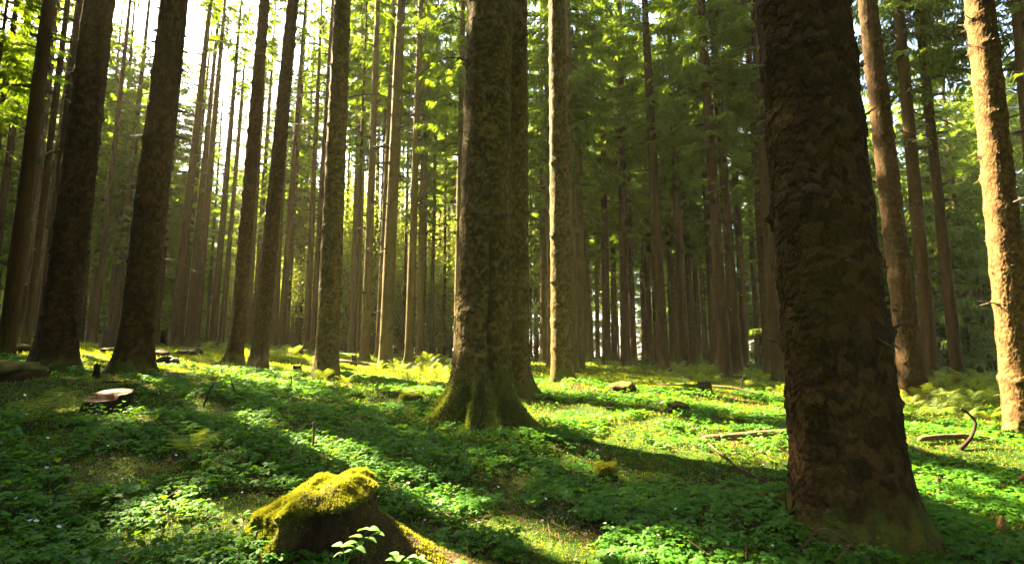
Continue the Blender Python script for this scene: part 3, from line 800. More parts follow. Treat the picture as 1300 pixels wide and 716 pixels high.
def shade_trees():
    """trees added to keep the sun off the places the photograph shows dark"""
    g = random.Random(14); taken = [tuple(o.location[:2]) for o in bpy.data.objects if o.name.startswith('spruce_tree')]
    want = [(-4.1 + dx, 5.6 + dy, .2) for dx, dy in ((0, 0), (.15, .1), (-.2, .1), (.1, -.15), (-.1, -.1), (0, .2))] + [(x, 3.25, z) for z in (.5, 1.2, 1.9, 2.6, 3.3) for x in (1.75, 2.0)] + [(2.8, 3.2, .1), (3.6, 4.2, .1), (4.6, 5., .1), (1.2, 2.6, .1), (2.6, 5.2, .2), (5.5, 6, .2), (.2, 4.2, .2), (-.4, 3.8, .2), (-2.6, 4.4, .4), (-1.6, 4.6, .3), (-3, 3, .2), (-3.6, 6.2, .6), (-1.6, 6.2, .5), (-4.2, 8.2, .9),
        (-6.6, 8.1, 2), (-6.6, 8.1, 4), (-5.5, 8.2, 2), (-5.5, 8.2, 4), (-2.8, 3.6, .2), (-2, 2.4, .1), (-2.4, 5, .4)] + [(x, y, z) for z in (2, 6) for x, y in ((10, 14), (12.6, 15.5), (14, 21), (9, 20), (17, 28), (12, 27), (7, 24), (6.2, 18), (20, 34), (4.5, 26), (25, 36), (28, 40))]
    for x, y, z in want:
        z = z + Hs(x, y); done = False
        for k in range(90):
            sc = (1.05, .75, .5)[k // 30]
            h = g.uniform(9.5, 20); qx = x + h * SUN.x / SUN.z + g.uniform(-.4, .4) * sc; qy = y + h * SUN.y / SUN.z + g.uniform(-.4, .4) * sc
            if qy > 0 and abs(qx) < qy * 1.0 + .3 and math.hypot(qx, qy) < (19 if 650 + 700 * qx / qy < 190 else 29): continue
            if any((qx - a) ** 2 + (qy - b) ** 2 < 1.2 for a, b in taken): continue
            zz = Hs(qx, qy); base = max(7.5, h - 5 * sc)
            if blocks(qx, qy, zz, base, base + 13 * sc ** .5, 1.75 * sc): continue
            taken.append((qx, qy)); done = True; inside = qy > 0 and abs(qx) < qy * 1.02
            lab, grp = zone(qx, qy) if inside else ('spruce added outside the view to cast shade', 'spruces around the viewpoint')
            t = thing('spruce_tree', lab, 'tree', (qx, qy, zz), (0, 0, 0), grp); r = g.uniform(.09, .13) if inside else g.uniform(.13, .2)  # the slim ones within the view are added for shade too
            obj('trunk', g.choice(SLENDER), t, None, (0, 0, g.uniform(0, 6.28)), (r, r, 1))
            obj('crown', g.choice(CROWNS), t, (0, 0, base), (0, 0, g.uniform(0, 6.28)), (sc, sc, sc ** .5)); break
        if not done: print('no shade for', x, y, round(z, 1))
shade_trees()

def stump_shade_spruces():  # added spruce whose crown keeps the sun off the sawn stump
    for x, y, top in ((-10.9, 10.95, 9.5),):
        z = Hs(x, y); t = thing('spruce_tree', 'short slim spruce added at the edge of the view to shade the sawn stump', 'tree', (x, y, z), (0, 0, 0), 'spruces around the viewpoint')
        obj('trunk', SLENDER[1], t, None, None, (.07, .07, top / 25 * .98)); obj('crown', CROWNS[1], t, (0, 0, top - 4.6), None, (.62, .62, .36))
stump_shade_spruces()

def make_bush(seed, h, w, leaves):
    g = np.random.default_rng(seed); mb = MB(); C = []
    for k in range(26):
        a = g.uniform(0, 2 * math.pi); rr = w * math.sqrt(g.random()) ; zz = h * g.uniform(.12, .95)
        rr *= 1 - .5 * abs(zz / h - .4)
        tip = np.array([rr * math.cos(a), rr * math.sin(a), zz]); C.append(tip)
        mid = tip * [.35, .35, .55]; mb.add(*tube([[0, 0, 0], mid, tip], [.035, .02, .005], 4, False), 1)
    C = np.array(C); i = g.integers(0, len(C), leaves); n = leaves
    P = C[i] + g.normal(size=(n, 3)) * np.array([.45, .45, .32]); P[:, 2] = np.abs(P[:, 2])
    d = g.normal(size=(n, 3)); d[:, 2] = d[:, 2] * .35 - .25; d /= np.linalg.norm(d, axis=1)[:, None]
    s = np.cross(d, g.normal(size=(n, 3)) * .5 + [0, 0, 1]); s /= np.linalg.norm(s, axis=1)[:, None]
    L = g.uniform(.08, .15, (n, 1))
    V = np.stack([P, P + d * L * .5 + s * L * .32, P + d * L, P + d * L * .5 - s * L * .32], 1).reshape(-1, 3)
    mb.add(V, np.arange(n * 4).reshape(-1, 4), 0)
    return mb.build('foliage', [M['beech'], M['stub']])

def edge():
    bush = [make_bush(i, 5.5, 2.2, 6500) for i in range(3)]
    g = random.Random(21)
    for k in range(38):
        px = g.uniform(40, 640) if k < 30 else g.uniform(640, 1010); y = g.uniform(38, 62)
        x = (px - 650) / 700 * y
        if k < 24: c = [(-14, 36), (-20, 40), (-26, 38), (-10, 42), (-24, 46), (-6, 37)][k % 6]; x, y = c[0] + g.gauss(0, 1.6), c[1] + g.gauss(0, 1.6)
        z = Hs(x, y); s = g.uniform(.7, 1.3)
        t = thing('beech_shrub', 'bright yellow green leafy young beech in the undergrowth beyond the trunks', 'shrub', (x, y, z - .05), (0, 0, g.uniform(0, 6)), 'leafy undergrowth beyond the trunks')
        obj('foliage', g.choice(bush), t, None, None, s)
    for k in range(16):
        px = g.uniform(395, 640); y = g.uniform(36, 50); x = (px - 650) / 700 * y; z = Hs(x, y)
        t = thing('beech_tree', 'tall glowing yellow green young beech at the back of the hazy glade', 'tree', (x, y, z - .05), (0, 0, g.uniform(0, 6)), 'young beeches behind the glade')
        s = g.uniform(1.6, 2.5); obj('foliage', g.choice(bush), t, None, None, (s * .9, s * .9, s * 1.1))
    stem = mesh('trunk', *tube([[0, 0, -.1], [0, 0, 4], [0, 0, 8.6]], [.09, .06, .01], 8), [M['bark_far']], None, True)
    for k in range(170):
        px = g.uniform(-40, 480) if k % 2 else g.uniform(-40, 1340) if k % 4 else g.uniform(960, 1400); y = g.uniform(44, 78)
        if k >= 140: px = g.uniform(1020, 1400); y = g.uniform(28, 48)
        x = (px - 650) / 700 * y; z = Hs(x, y)
        if blocks(x, y, z, 0, 16, 2.5): continue
        t = thing('young_spruce', 'young spruce with branches down to the ground at the far forest edge' if k < 140 else 'young spruce with low green branches in the dark stand behind the brilliant orange lit trunk', 'tree', (x, y, z), (0, 0, g.uniform(0, 6)), 'young spruces at the far edge' if k < 140 else 'young spruces in the dark stand')
        s = g.uniform(1.1, 2.3)
        obj('trunk', stem, t, None, None, s); obj('crown', g.choice(YOUNG), t, (0, 0, .35 * s), None, s)
edge()

def sky_block_spruces():  # added spruces, unseen, that darken the near trunks
    """unseen dense young spruces, added to the sides of and behind the viewpoint: they keep the low sky off the near trunks"""
    g = random.Random(31); stem = mesh('trunk', *tube([[0, 0, -.1], [0, 0, 4], [0, 0, 8.6]], [.09, .06, .01], 8), [M['bark_far']], None, True)
    for k in range(96):
        a = R(58 + 244 * (k // 2 + g.uniform(-.4, .4)) / 48); d = g.uniform(9, 13) if k % 2 else g.uniform(14, 22)
        x, y = d * math.sin(a), d * math.cos(a); z = Hs(x, y); s = g.uniform(1.2, 1.9)
        if R(128) < a < R(232): continue
        if blocks(x, y, z, 0, 9 * s, 2. * s) or (y > 0 and abs(x) < y + 5.5): continue
        t = thing('young_spruce', 'young spruce added outside the view to block the low sky', 'tree', (x, y, z), (0, 0, g.uniform(0, 6)), 'young spruces added to block the low sky')
        obj('trunk', stem, t, None, None, s); obj('crown', g.choice(YOUNG), t, (0, 0, .3 * s), None, (s * 1.25, s * 1.25, s))
sky_block_spruces()
# ------------------------------------------------------------------ stumps, logs, branches
def at(px, py, Y):
    """ground point at depth Y in the direction of a pixel column"""
    x, y, _ = cam_pt(px, py, Y); return x, y, Hs(x, y)

def mossy_stump():
    x, y = -.99, 3.12; z = Hs(x, y) - .01
    t = thing('mossy_stump', 'old tree stump thickly capped with yellow green moss with a long side root', 'stump', (x, y, z))
    t.scale = (.9, .9, .95)
    ns, nz = 190, 64; g = np.random.default_rng(3)
    th = np.arange(ns) / ns * 2 * math.pi
    def radius(TH, Z, top):
        r = .235 + .05 * np.exp(-np.maximum(Z, -.05) / .2)
        for a, w, reach, h in [(186, 26, .34, .17), (-118, 15, .25, .26), (-18, 13, .66, .115), (-55, 12, .20, .13), (75, 30, .25, .2), (130, 24, .2, .2)]:
            d = np.angle(np.exp(1j * (TH - R(a)))); r = r + reach * np.exp(-np.maximum(Z, -.08) / h) * np.exp(-np.abs(d / R(w)) ** 1.7)
        d = np.angle(np.exp(1j * (TH - R(-78)))); hol = np.exp(-(d / R(28)) ** 4) * smooth(top - .05, top - .11, Z)
        r = r - .085 * hol
        cap = smooth(top - .10, top - .02, Z)
        r = r + .035 * cap * (.6 + .8 * vnoise(np.cos(TH) * 3 + 4, np.sin(TH) * 3, 5)) - .075 * smooth(top - .05, top + .005, Z)
        n = fbm(np.cos(TH) * 5, Z * 9 + np.sin(TH) * 5, 12, 4) - .5
        ridge = np.abs(np.sin(TH * 17 + 5 * n)) * .012
        n2 = np.abs(fbm(np.cos(TH) * 9 + 3, Z * 16 + np.sin(TH) * 9, 19, 3) - .5)
        return r + .11 * n - .05 * n2 - ridge * (1 - cap), hol, cap
    top = .30 + .07 * np.cos(th - R(25)) + .02 * np.sin(3 * th + 1)
    f = np.linspace(0, 1, nz)[:, None]; Z = -.25 + (top[None] + .25) * f; TH = np.broadcast_to(th[None], Z.shape)
    r, hol, cap = radius(TH, Z, top[None])
    # the crown of the stump closes inwards with lumps and a small pit
    nc = 26; fc = np.linspace(0, 1, nc + 1)[1:, None]
    rc = r[-1][None] * (1 - fc); THc = np.broadcast_to(th[None], rc.shape)
    xc, yc = rc * np.cos(THc), rc * np.sin(THc)
    tc = .315 + .07 * (xc * math.cos(R(15)) + yc * math.sin(R(15))) / .27
    Zc = top[None] * (1 - fc) + tc * fc + .03 * np.sin(np.pi * np.minimum(1, fc * 1.3)) + .09 * (fbm(xc * 8 + 3, yc * 8, 31, 4) - .5) - .05 * np.exp(-((xc + .02) ** 2 + (yc + .12) ** 2) / .0012)
    V = np.concatenate([np.stack([r * np.cos(TH), r * np.sin(TH), Z], -1), np.stack([xc, yc, Zc], -1)]).reshape(-1, 3)
    ms = np.concatenate([np.clip(cap * 1.2 + .9 * np.exp(-np.angle(np.exp(1j * (TH - R(205)))) ** 2 / 1.1) - hol * 1.2 + .25 * (fbm(TH * 3, Z * 8, 2) - .3), 0, 1), np.ones(rc.shape)]).ravel()
    F = grid_faces(nz + nc, ns)
    obj('wood', mesh('wood', V, F, [M['stumpw']], None, True, dict(moss=ms, cell=np.zeros(len(V)))), t)
    a, b, c, d = (V[F[:, i]] for i in range(4)); nr = np.cross(c - a, d - b); nr /= np.linalg.norm(nr, axis=1)[:, None] + 1e-9
    wgt = np.clip(ms[F[:, 0]] * .8 + np.clip(nr[:, 2], 0, 1) * .8 + .35 * (nr[:, 0] < -.3), 0, 1.4) ** 2 * (a[:, 2] > -.05)
    hm = np.concatenate([hol, np.zeros(rc.shape)]).ravel()[F[:, 0]]; pt = fbm(a[:, 0] * 9 + a[:, 2] * 5, a[:, 1] * 9 + a[:, 2] * 6, 66, 3); wgt = wgt * (1 - np.clip(hm * 1.3, 0, 1)) * (.12 + smooth(.40, .56, pt)) + 1e-6
    P, Q = surf_samples(V, F, 42000, g, wgt); Q = Q + [0, 0, .5]; Q /= np.linalg.norm(Q, axis=1)[:, None]
    m = obj('moss', mesh('moss', *tufts(P, Q, .016, .0030, g, 2), [M['mosst']]), t); m['kind'] = 'stuff'; m['label'] = 'yellow green moss cushion on the stump'
    BASES.append((x, y, .3))
    return t
mossy_stump()

def small_stump(px, py, Y, r, h, label, mat='dark', moss=True, hollow=.5, grp=None, seed=0, cut=False):
    x, y, z = at(px, py, Y); g = np.random.default_rng(seed)
    t = thing('tree_stump', label, 'stump', (x, y, z), (0, 0, 0), grp)
    ns, nz = 40, 14; th = np.arange(ns) / ns * 2 * math.pi
    top = h * (.8 + .4 * vnoise(np.cos(th) * 1.5 + seed, np.sin(th) * 1.5, seed)) if not cut else np.full(ns, h)
    f = np.linspace(0, 1, nz)[:, None]; Z = -.12 + (top + .12)[None] * f; TH = np.broadcast_to(th, Z.shape)
    rr = r * (.9 + .45 * np.exp(-np.maximum(Z, 0) / (.4 * h)) * (.6 + .8 * vnoise(np.cos(TH) * 2, np.sin(TH) * 2 + seed, 3)) + .25 * (fbm(np.cos(TH) * 4, Z * 8 + np.sin(TH) * 4, seed) - .5))
    V = [np.stack([rr * np.cos(TH), rr * np.sin(TH), Z], -1).reshape(-1, 3)]; F = grid_faces(nz, ns)
    for q in range(1, 7):
        k = 1 - q / 6; V.append(np.stack([rr[-1] * k * np.cos(th), rr[-1] * k * np.sin(th), top - (1 - k) * hollow * h * .5 + .12 * h * (vnoise(np.cos(th) * 4 * k, np.sin(th) * 4 * k + q, seed) - .5)], 1))
    V = np.concatenate(V); F = grid_faces(nz + 6, ns)
    ms = smooth(.2, .9, V[:, 2] / h)
    obj('wood', mesh('wood', V, F, [M['stumpw'] if moss else M[mat]], None, True, dict(moss=ms)), t)
    if moss:
        wgt = ms[F[:, 0]] ** 2 + .02
        P, Q = surf_samples(V, F, 3500, g, wgt); o = obj('moss', mesh('moss', *tufts(P, Q, .02, .004, g, 2), [M['mosst']]), t); o['kind'] = 'stuff'
    BASES.append((x, y, r))
    return t
small_stump(770, 607, 4.65, .085, .12, 'tiny crumbling mossy stump standing alone among the sorrel leaves', seed=4)
small_stump(524, 515, 7.0, .16, .17, 'hollow rotten stump beside the mossy buttress roots', seed=5)
small_stump(895, 500, 9.8, .12, .22, 'dark upright rotten stump at the edge of the moss clearing', moss=False, seed=6)
small_stump(877, 497, 10.2, .12, .13, 'low brown stump next to the dark upright rotten one', moss=True, seed=7)
small_stump(138, 440, 17.5, .22, .5, 'dark broken stump behind the slim trunks near the two thick dark trees', moss=False, seed=8)
small_stump(376, 445, 21, .26, .25, 'distant low stump with a flat top among ferns', moss=False, seed=9, cut=True)
small_stump(377, 466, 14.2, .11, .12, 'small dark stump in sunlit moss below the flat topped one', moss=False, seed=10)
small_stump(449, 460, 18.5, .09, .35, 'thin broken snag between two hazy trunks by the fallen pole', moss=False, seed=11)
small_stump(122, 478, 7.2, .035, .22, 'thin dark snag beside the flared foot of the thick dark spruce', moss=False, seed=12)
small_stump(190, 470, 8.6, .07, .11, 'dark knobby snag at the foot of the dark spruce near the rocks', moss=False, seed=13)
small_stump(725, 492, 11.0, .05, .1, 'little root knob in the sunlit moss beside the green footed spruce', moss=True, seed=14)
small_stump(1194, 634, 4.6, .016, .15, 'slim orange rotten snag poking up from the shaded leaves', mat='cone', moss=False, seed=15)

def sawn_stump():
    x, y, z = at(138, 518, 5.6); z -= .02
    t = thing('sawn_stump', 'low freshly sawn reddish brown stump with a stepped cut face', 'stump', (x, y, z), (0, 0, R(-20)))
    ns = 56; th = np.arange(ns) / ns * 2 * math.pi
    rr = .205 * (1 + .05 * np.cos(3 * th) + .04 * np.sin(5 * th + 1))
    def top(xx, yy): return .19 + .16 * yy - .035 * xx - .045 * (yy < -.075 + .06 * xx)
    V = []; zs = [-.15, 0, .05, .1]
    for k, zz in enumerate(zs): q = 1 + .12 * math.exp(-max(zz, 0) / .05); V.append(np.stack([rr * q * np.cos(th), rr * q * np.sin(th), np.full(ns, zz)], 1))
    xx, yy = rr * np.cos(th), rr * np.sin(th); V.append(np.stack([xx, yy, top(xx, yy)], 1))
    obj('bark', mesh('bark', np.concatenate(V), grid_faces(5, ns), [M['dark']], None, True), t)
    V = []
    for q in np.linspace(.985, 0, 26): a, b = xx * q, yy * q; V.append(np.stack([a, b, top(a, b) + .004 * (vnoise(a * 60, b * 60, 2) - .5) + .002], 1))
    obj('cut_face', mesh('cut_face', np.concatenate(V), grid_faces(26, ns), [M['cut']]), t)['label'] = 'orange brown sawn face with a step'
    BASES.append((x, y, .22))
sawn_stump()

def stone(px, py, Y, sx, sy, sz, label, seed, mat='dark', sink=.4):
    x, y, z = at(px, py, Y); n1, n2 = 30, 44
    ph = np.linspace(0, math.pi, n1)[:, None]; th = (np.arange(n2) / n2 * 2 * math.pi)[None]
    d = np.stack([np.sin(ph) * np.cos(th), np.sin(ph) * np.sin(th), np.cos(ph) * np.ones_like(th)], -1)
    r = 1 + .9 * (fbm(d[..., 0] * 1.9 + seed, d[..., 1] * 1.9 + d[..., 2] * 1.6, seed, 5) - .5)
    p = d * r[..., None]; p = np.sign(p) * np.abs(p) ** .85 * np.array([sx, sy, sz])
    ms = smooth(.15, .7, d[..., 2] + (r - 1))
    o = obj('stone', mesh('stone', p.reshape(-1, 3), grid_faces(n1, n2)[:, ::-1], [M['stumpw'] if mat == 'moss' else M[mat]], None, True, dict(moss=ms.ravel())), None, (x, y, z + sz * (1 - 2 * sink)), (0, 0, seed))
    tag(o, label, 'stone'); BASES.append((x, y, max(sx, sy) * .8))
stone(203, 452, 15.5, .30, .22, .13, 'flat dark stone behind the foot of the dark spruce, largest of the stones', 2)
stone(214, 460, 12.8, .22, .2, .14, 'blocky dark stone with a pale sunlit top beside the dark spruce', 3)
stone(236, 449, 17, .28, .2, .14, 'dark rounded stone lying in grass below four thin trunks', 4)
stone(250, 447, 18, .2, .18, .13, 'smaller stone next to the rounded one below four thin trunks', 5)
stone(139, 447, 15.8, .25, .2, .12, 'pale mossy stone in front of the dark broken stump', 6, 'moss')
stone(26, 446, 12.5, .34, .26, .16, 'dark mossy boulder between the leftmost slim trunk and the flared dark spruce', 7, 'moss')
stone(12, 502, 6.4, .38, .3, .16, 'low earthy hummock edged with moss in front of the slim dark trunk', 8, 'moss')
stone(790, 498, 9.9, .24, .2, .13, 'mossy hummock with a dark side in the sunlit clearing', 9, 'moss', .35)
stone(862, 526, 7.7, .16, .14, .09, 'small brown topped hummock in the sunlit moss', 10, 'moss', .35)

def stick(name, label, cat, pts, rad, mat='twig', grp=None, ns=7, branches=()):
    """pts: pixel column, pixel row, depth, height above ground"""
    P = []
    for px, py, Y, h in pts:
        x, y, z = at(px, py, Y); P.append((x, y, z + h))
    P = np.array(P); o = P[0].copy(); P = P - o
    s = np.linspace(0, 1, len(P)); q = np.linspace(0, 1, len(P) * 4)
    Q = np.stack([np.interp(q, s, P[:, i]) for i in range(3)], 1)
    for _ in range(2): Q[1:-1] = (Q[:-2] + 2 * Q[1:-1] + Q[2:]) / 4
    L = np.linalg.norm(P[-1] - P[0]); Q += (np.stack([vnoise(q * 9 + L, q * 0 + k, 4 + k) for k in range(3)], 1) - .5) * min(.03, L * .016) * np.sin(q * math.pi)[:, None]
    rr = np.interp(q, [0, 1], rad) if isinstance(rad, tuple) else np.full(len(q), rad)
    me = mesh(name, *tube(Q, rr * (1 + .15 * (vnoise(q * 25, q * 0, 5) - .5)), ns), [M[mat]], None, True)
    if not branches: return tag(obj(name, me, None, o), label, cat, grp)
    t = thing(name, label, cat, o, (0, 0, 0), grp); obj('stem', me, t)
    for f, az, el, l in branches:
        p = [np.interp(f, q, Q[:, i]) for i in range(3)]
        obj('side_twig', random.choice(DEAD), t, p, (0, R(-el), R(az)), l)
    return t
stick('fallen_log', 'short fallen log with pale bark lying level by the broken branch', 'log', [(893, 566, 5.75, .06), (1012, 568, 5.9, .06)], (.042, .034), 'log', None, 14, [(.75, -60, 30, .25), (.04, 150, 60, .18)])
stick('fallen_branch', 'long bare broken branch slanting down from the short fallen log', 'branch', [(889, 566, 5.7, .13), (905, 580, 5.3, .07), (940, 607, 4.75, .06), (975, 636, 4.25, .05)], (.012, .006), 'twig', None, 7, [(.25, 10, 35, .35), (.5, -60, 20, .3), (.7, 40, 30, .4), (.1, 120, 40, .3)])
stick('fallen_branch', 'thin curved branch arching over moss towards the huge scaly trunk', 'branch', [(868, 645, 4.1, .02), (895, 640, 4.1, .06), (930, 638, 4.05, .10), (965, 640, 4.0, .10), (1004, 645, 3.9, .08)], (.005, .010), 'twig', None, 7, [(.4, 80, 50, .22), (.6, 70, 60, .25), (.8, 110, 50, .2), (.55, -80, 10, .25)])
stick('curved_stick', 'thick dark hooked stick rising from the shaded ferns', 'stick', [(1222, 588, 6.3, .02), (1236, 578, 6.4, .10), (1242, 565, 6.5, .24), (1234, 560, 6.5, .34), (1224, 558, 6.5, .40)], (.024, .010), 'dark')
stick('fallen_branch', 'brown rotting branch lying beneath the dark hooked stick', 'branch', [(1170, 578, 6.5, .05), (1200, 578, 6.6, .06), (1240, 578, 6.7, .06), (1280, 580, 6.7, .05)], (.03, .035), 'log', None, 10)
stick('fallen_pole', 'thin pale fallen pole lying in front of the hazy glade trunks', 'log', [(430, 466, 18.5, .12), (480, 468, 18.3, .12), (530, 470, 18.0, .11), (556, 471, 17.8, .11)], (.055, .04), 'log', None, 9)
stick('fallen_branch', 'long thin fallen branch at the rear of the moss clearing by the dark trunks', 'branch', [(835, 490, 11.5, .07), (880, 490, 11.3, .08), (925, 496, 10.8, .09), (968, 502, 10.2, .08)], (.016, .022), 'log', None, 7, [(.3, 100, 40, .4), (.8, 60, 50, .5)])
stick('fallen_branch', 'thin branch on the ground between the ferns and the huge scaly trunk', 'branch', [(975, 530, 7.6, .03), (985, 528, 7.6, .06), (1003, 526, 7.7, .07)], (.006, .01))
for k, (a, lab) in enumerate([
    ([(281, 492, 9.6, 0), (279, 490, 9.6, .14), (276, 488, 9.6, .27)], 'short crooked upright stick in sunlit moss in front of the close pair of trunks'),
    ([(364, 512, 7.9, 0), (369, 508, 7.9, .12), (367, 506, 7.9, .26)], 'curved upright stick in moss in front of the lone straight spruce'),
    ([(256, 545, 6.0, 0), (260, 545, 6.0, .13), (267, 545, 6.0, .26)], 'slanting dark stick in shaded leaves behind the pale fern'),
    ([(298, 530, 6.6, 0), (294, 529, 6.6, .09), (290, 528, 6.7, .17)], 'stubby dark twig leaning in the moss beside the orange litter'),
    ([(396, 580, 4.5, 0), (397, 580, 4.5, .14), (396, 580, 4.5, .26)], 'fine straight upright stalk among green sorrel behind the mossy stump'),
    ([(45, 490, 7.0, .02), (56, 490, 7.1, .12), (68, 492, 7.2, .22)], 'thin leaning stick against the flared foot of the thick dark spruce'),
    ([(8, 716, 2.45, 0), (13, 700, 2.45, .06), (12, 690, 2.45, .12), (5, 690, 2.45, .15)], 'dark bent twig sticking up at the near leaf edge'),
    ([(20, 716, 2.35, .02), (40, 705, 2.4, .08), (82, 690, 2.5, .13)], 'bare brown twig lying across bright sorrel leaves'),
    ([(120, 700, 2.5, .02), (140, 690, 2.55, .07), (164, 680, 2.6, .12)], 'fine brown twig propped on the sorrel beside a white blossom'),
    ([(128, 492, 6.6, .02), (150, 492, 6.7, .03), (160, 492, 6.7, .03)], 'thin dark stick lying behind the sawn stump'),
    ([(300, 707, 2.65, .02), (330, 716, 2.6, .07), (360, 716, 2.6, .06), (400, 722, 2.6, .03)], 'long reddish twig curving along the foot of the mossy stump'),
    ([(594, 700, 2.9, 0), (594, 700, 2.9, .07), (593, 700, 2.9, .14)], 'small upright orange stalk at the end of the stump root'),
    ([(905, 722, 2.7, .02), (940, 712, 2.75, .05), (975, 706, 2.8, .05)], 'thin brown twig lying in sorrel near the huge trunk'),
    ([(600, 555, 5.6, .05), (610, 520, 5.75, .22), (614, 510, 5.8, .34)], 'dark thin stick leaning against the mossy buttress roots'),
    ([(676, 545, 6.0, 0), (673, 540, 6.05, .1), (670, 536, 6.1, .19)], 'short pale twig at the sunny side of the mossy buttress roots'),
    ([(782, 628, 4.25, .02), (800, 624, 4.3, .03), (818, 620, 4.35, .03)], 'little twig lying beside the tiny crumbling stump'),
    ([(1010, 640, 3.0, .02), (1040, 650, 2.9, .20), (1080, 670, 2.85, .15), (1110, 690, 2.8, .03)], 'bare forked twig leaning across the foot of the huge scaly trunk'),
    ([(1048, 690, 2.8, .02), (1065, 680, 2.82, .10), (1085, 672, 2.85, .16)], 'short bare twig under the forked one at the huge trunk'),
    ([(1120, 700, 2.85, .0), (1105, 690, 2.86, .10), (1090, 680, 2.87, .17)], 'thin twig stuck in the moss at the base of the huge trunk'),
    ([(1212, 640, 4.4, .02), (1222, 636, 4.4, .06), (1232, 630, 4.5, .09)], 'pale brown twig lying in the shaded leaves below the ferns')]):
    stick('twig', lab, 'twig', a, (.006 if a[0][2] < 4 else .011, .003 if a[0][2] < 4 else .006), 'dark' if 'dark' in lab else 'twig', None, 6)

def shoots(px, py, Y, label):
    x, y, z = at(px, py, Y); t = thing('bare_seedling', label, 'seedling', (x, y, z))
    for a, e, l in [(100, 82, .42), (60, 70, .36), (150, 66, .34), (20, 55, .2), (190, 60, .25)]:
        obj('shoot', DEAD[int(a) % 4], t, (0, 0, -.01), (0, R(-e), R(a)), (l, .5, .6))
shoots(841, 548, 6.9, 'leafless seedling with a few upright shoots in the sunlit clearing')
shoots(322, 500, 9.0, 'tuft of bare brown shoots in the sunlit moss before the close pair of trunks')

def mossy_log(pts, rad, label):
    P = np.array([(lambda q: (q[0], q[1], q[2] + h))(at(px, py, Y)) for px, py, Y, h in pts]); o = P[0].copy(); P -= o
    V, F = tube(np.stack([np.interp(np.linspace(0, 1, 14), np.linspace(0, 1, len(P)), P[:, i]) for i in range(3)], 1), rad * (.85 + .3 * np.abs(np.sin(np.arange(14) * 1.7))), 20)
    t = thing('mossy_log', label, 'log', o); obj('wood', mesh('wood', V, F, [M['stumpw']], None, True, dict(moss=np.ones(len(V)))), t)
    g = np.random.default_rng(8); Pp, Q = surf_samples(V, F[0], 9000, g); m = obj('moss', mesh('moss', *tufts(Pp, Q, .014, .003, g, 2), [M['mosst']]), t); m['kind'] = 'stuff'
mossy_log([(936, 660, 3.75, .03), (965, 662, 3.65, .045), (1000, 664, 3.55, .04), (1015, 664, 3.5, .02)], .055, 'yellow mossy root log running into the foot of the huge scaly trunk')

def cone(px, py, Y, label, rot):
    x, y, z = at(px, py, Y); n = 22; mb = MB(); g = np.random.default_rng(px)
    s = np.linspace(0, 1, n); prof = .021 * np.sin(np.pi * (.12 + .86 * s)) ** .75
    mb.add(*tube(np.stack([s * .1, s * 0, s * 0], 1), prof * .8, 12))
    for k in range(90):
        f = (k + .5) / 90; a = k * 2.39996; r = .8 * np.interp(f, s, prof); u = np.array([0, math.cos(a), math.sin(a)]); w = np.array([0, -u[2], u[1]])
        c = np.array([f * .1, 0, 0]) + u * r; q = .0085
        mb.add(np.array([c - w * q, c + w * q, c + w * q * .6 + u * .005 + [.013, 0, 0], c - w * q * .6 + u * .005 + [.013, 0, 0]]), np.array([[0, 1, 2, 3]]))
    o = obj('spruce_cone', mb.build('spruce_cone', [M['cone']]), None, (x, y, z + .06), rot); tag(o, label, 'cone')
cone(1268, 682, 3.45, 'orange brown spruce cone standing tilted in sorrel near the huge trunk', (0, R(-58), R(20)))
cone(1292, 612, 4.9, 'orange spruce cone lying in shaded leaves beyond the pale twig', (0, R(-50), R(-30)))
cone(1175, 650, 4.0, 'brown spruce cone half hidden in leaves right behind the huge trunk', (0, R(-5), R(40)))

# ------------------------------------------------------------------ ferns and herbs
def make_frond(seed, pairs=17):
    g = np.random.default_rng(seed); mb = MB(); s = np.linspace(0, 1, 12)
    x = s * .86 + .04 * np.sin(s * 3); zc = .95 * s * (1 - .62 * s) * 1.15
    A = np.stack([x, .03 * np.sin(s * 5 + seed), zc], 1)
    mb.add(*tube(A, np.linspace(.0075, .0015, 12), 4, False), 1)
    for k in range(pairs):
        f = .16 + .82 * k / (pairs - 1); p = np.array([np.interp(f, s, A[:, i]) for i in range(3)])
        e = .02; tg = np.array([np.interp(min(1, f + e), s, A[:, i]) - np.interp(f - e, s, A[:, i]) for i in range(3)]); tg /= np.linalg.norm(tg)
        L = .25 * math.sin(math.pi * min(1, (f - .1) / .92) ** .75) ** .9 + .012
        for sd in (-1, 1):
            o = np.array([0, sd, 0.]); d = o * .93 + tg * .35 + [0, 0, -.12 + g.uniform(-.1, .1)]; d /= np.linalg.norm(d)
            n = np.cross(d, tg); n /= np.linalg.norm(n); w = np.cross(n, d)
            q = np.linspace(0, 1, 9); wid = .016 * (1 - q) ** .8 * (.62 + .38 * (np.arange(9) % 2)) * (.4 + 2.4 * L); wid[-1] = .0005
            c = p + d * (q * L)[:, None] + np.array([0, 0, -1.]) * (.20 * L * q ** 2)[:, None]
            V = np.concatenate([c - w * wid[:, None], c + w * wid[:, None]]); i = np.arange(8)
            mb.add(V, np.stack([i, i + 1, i + 10, i + 9], 1), 0)
    return mb.build('frond', [M['fern'], M['twig']])
FROND = [make_frond(i) for i in range(4)]
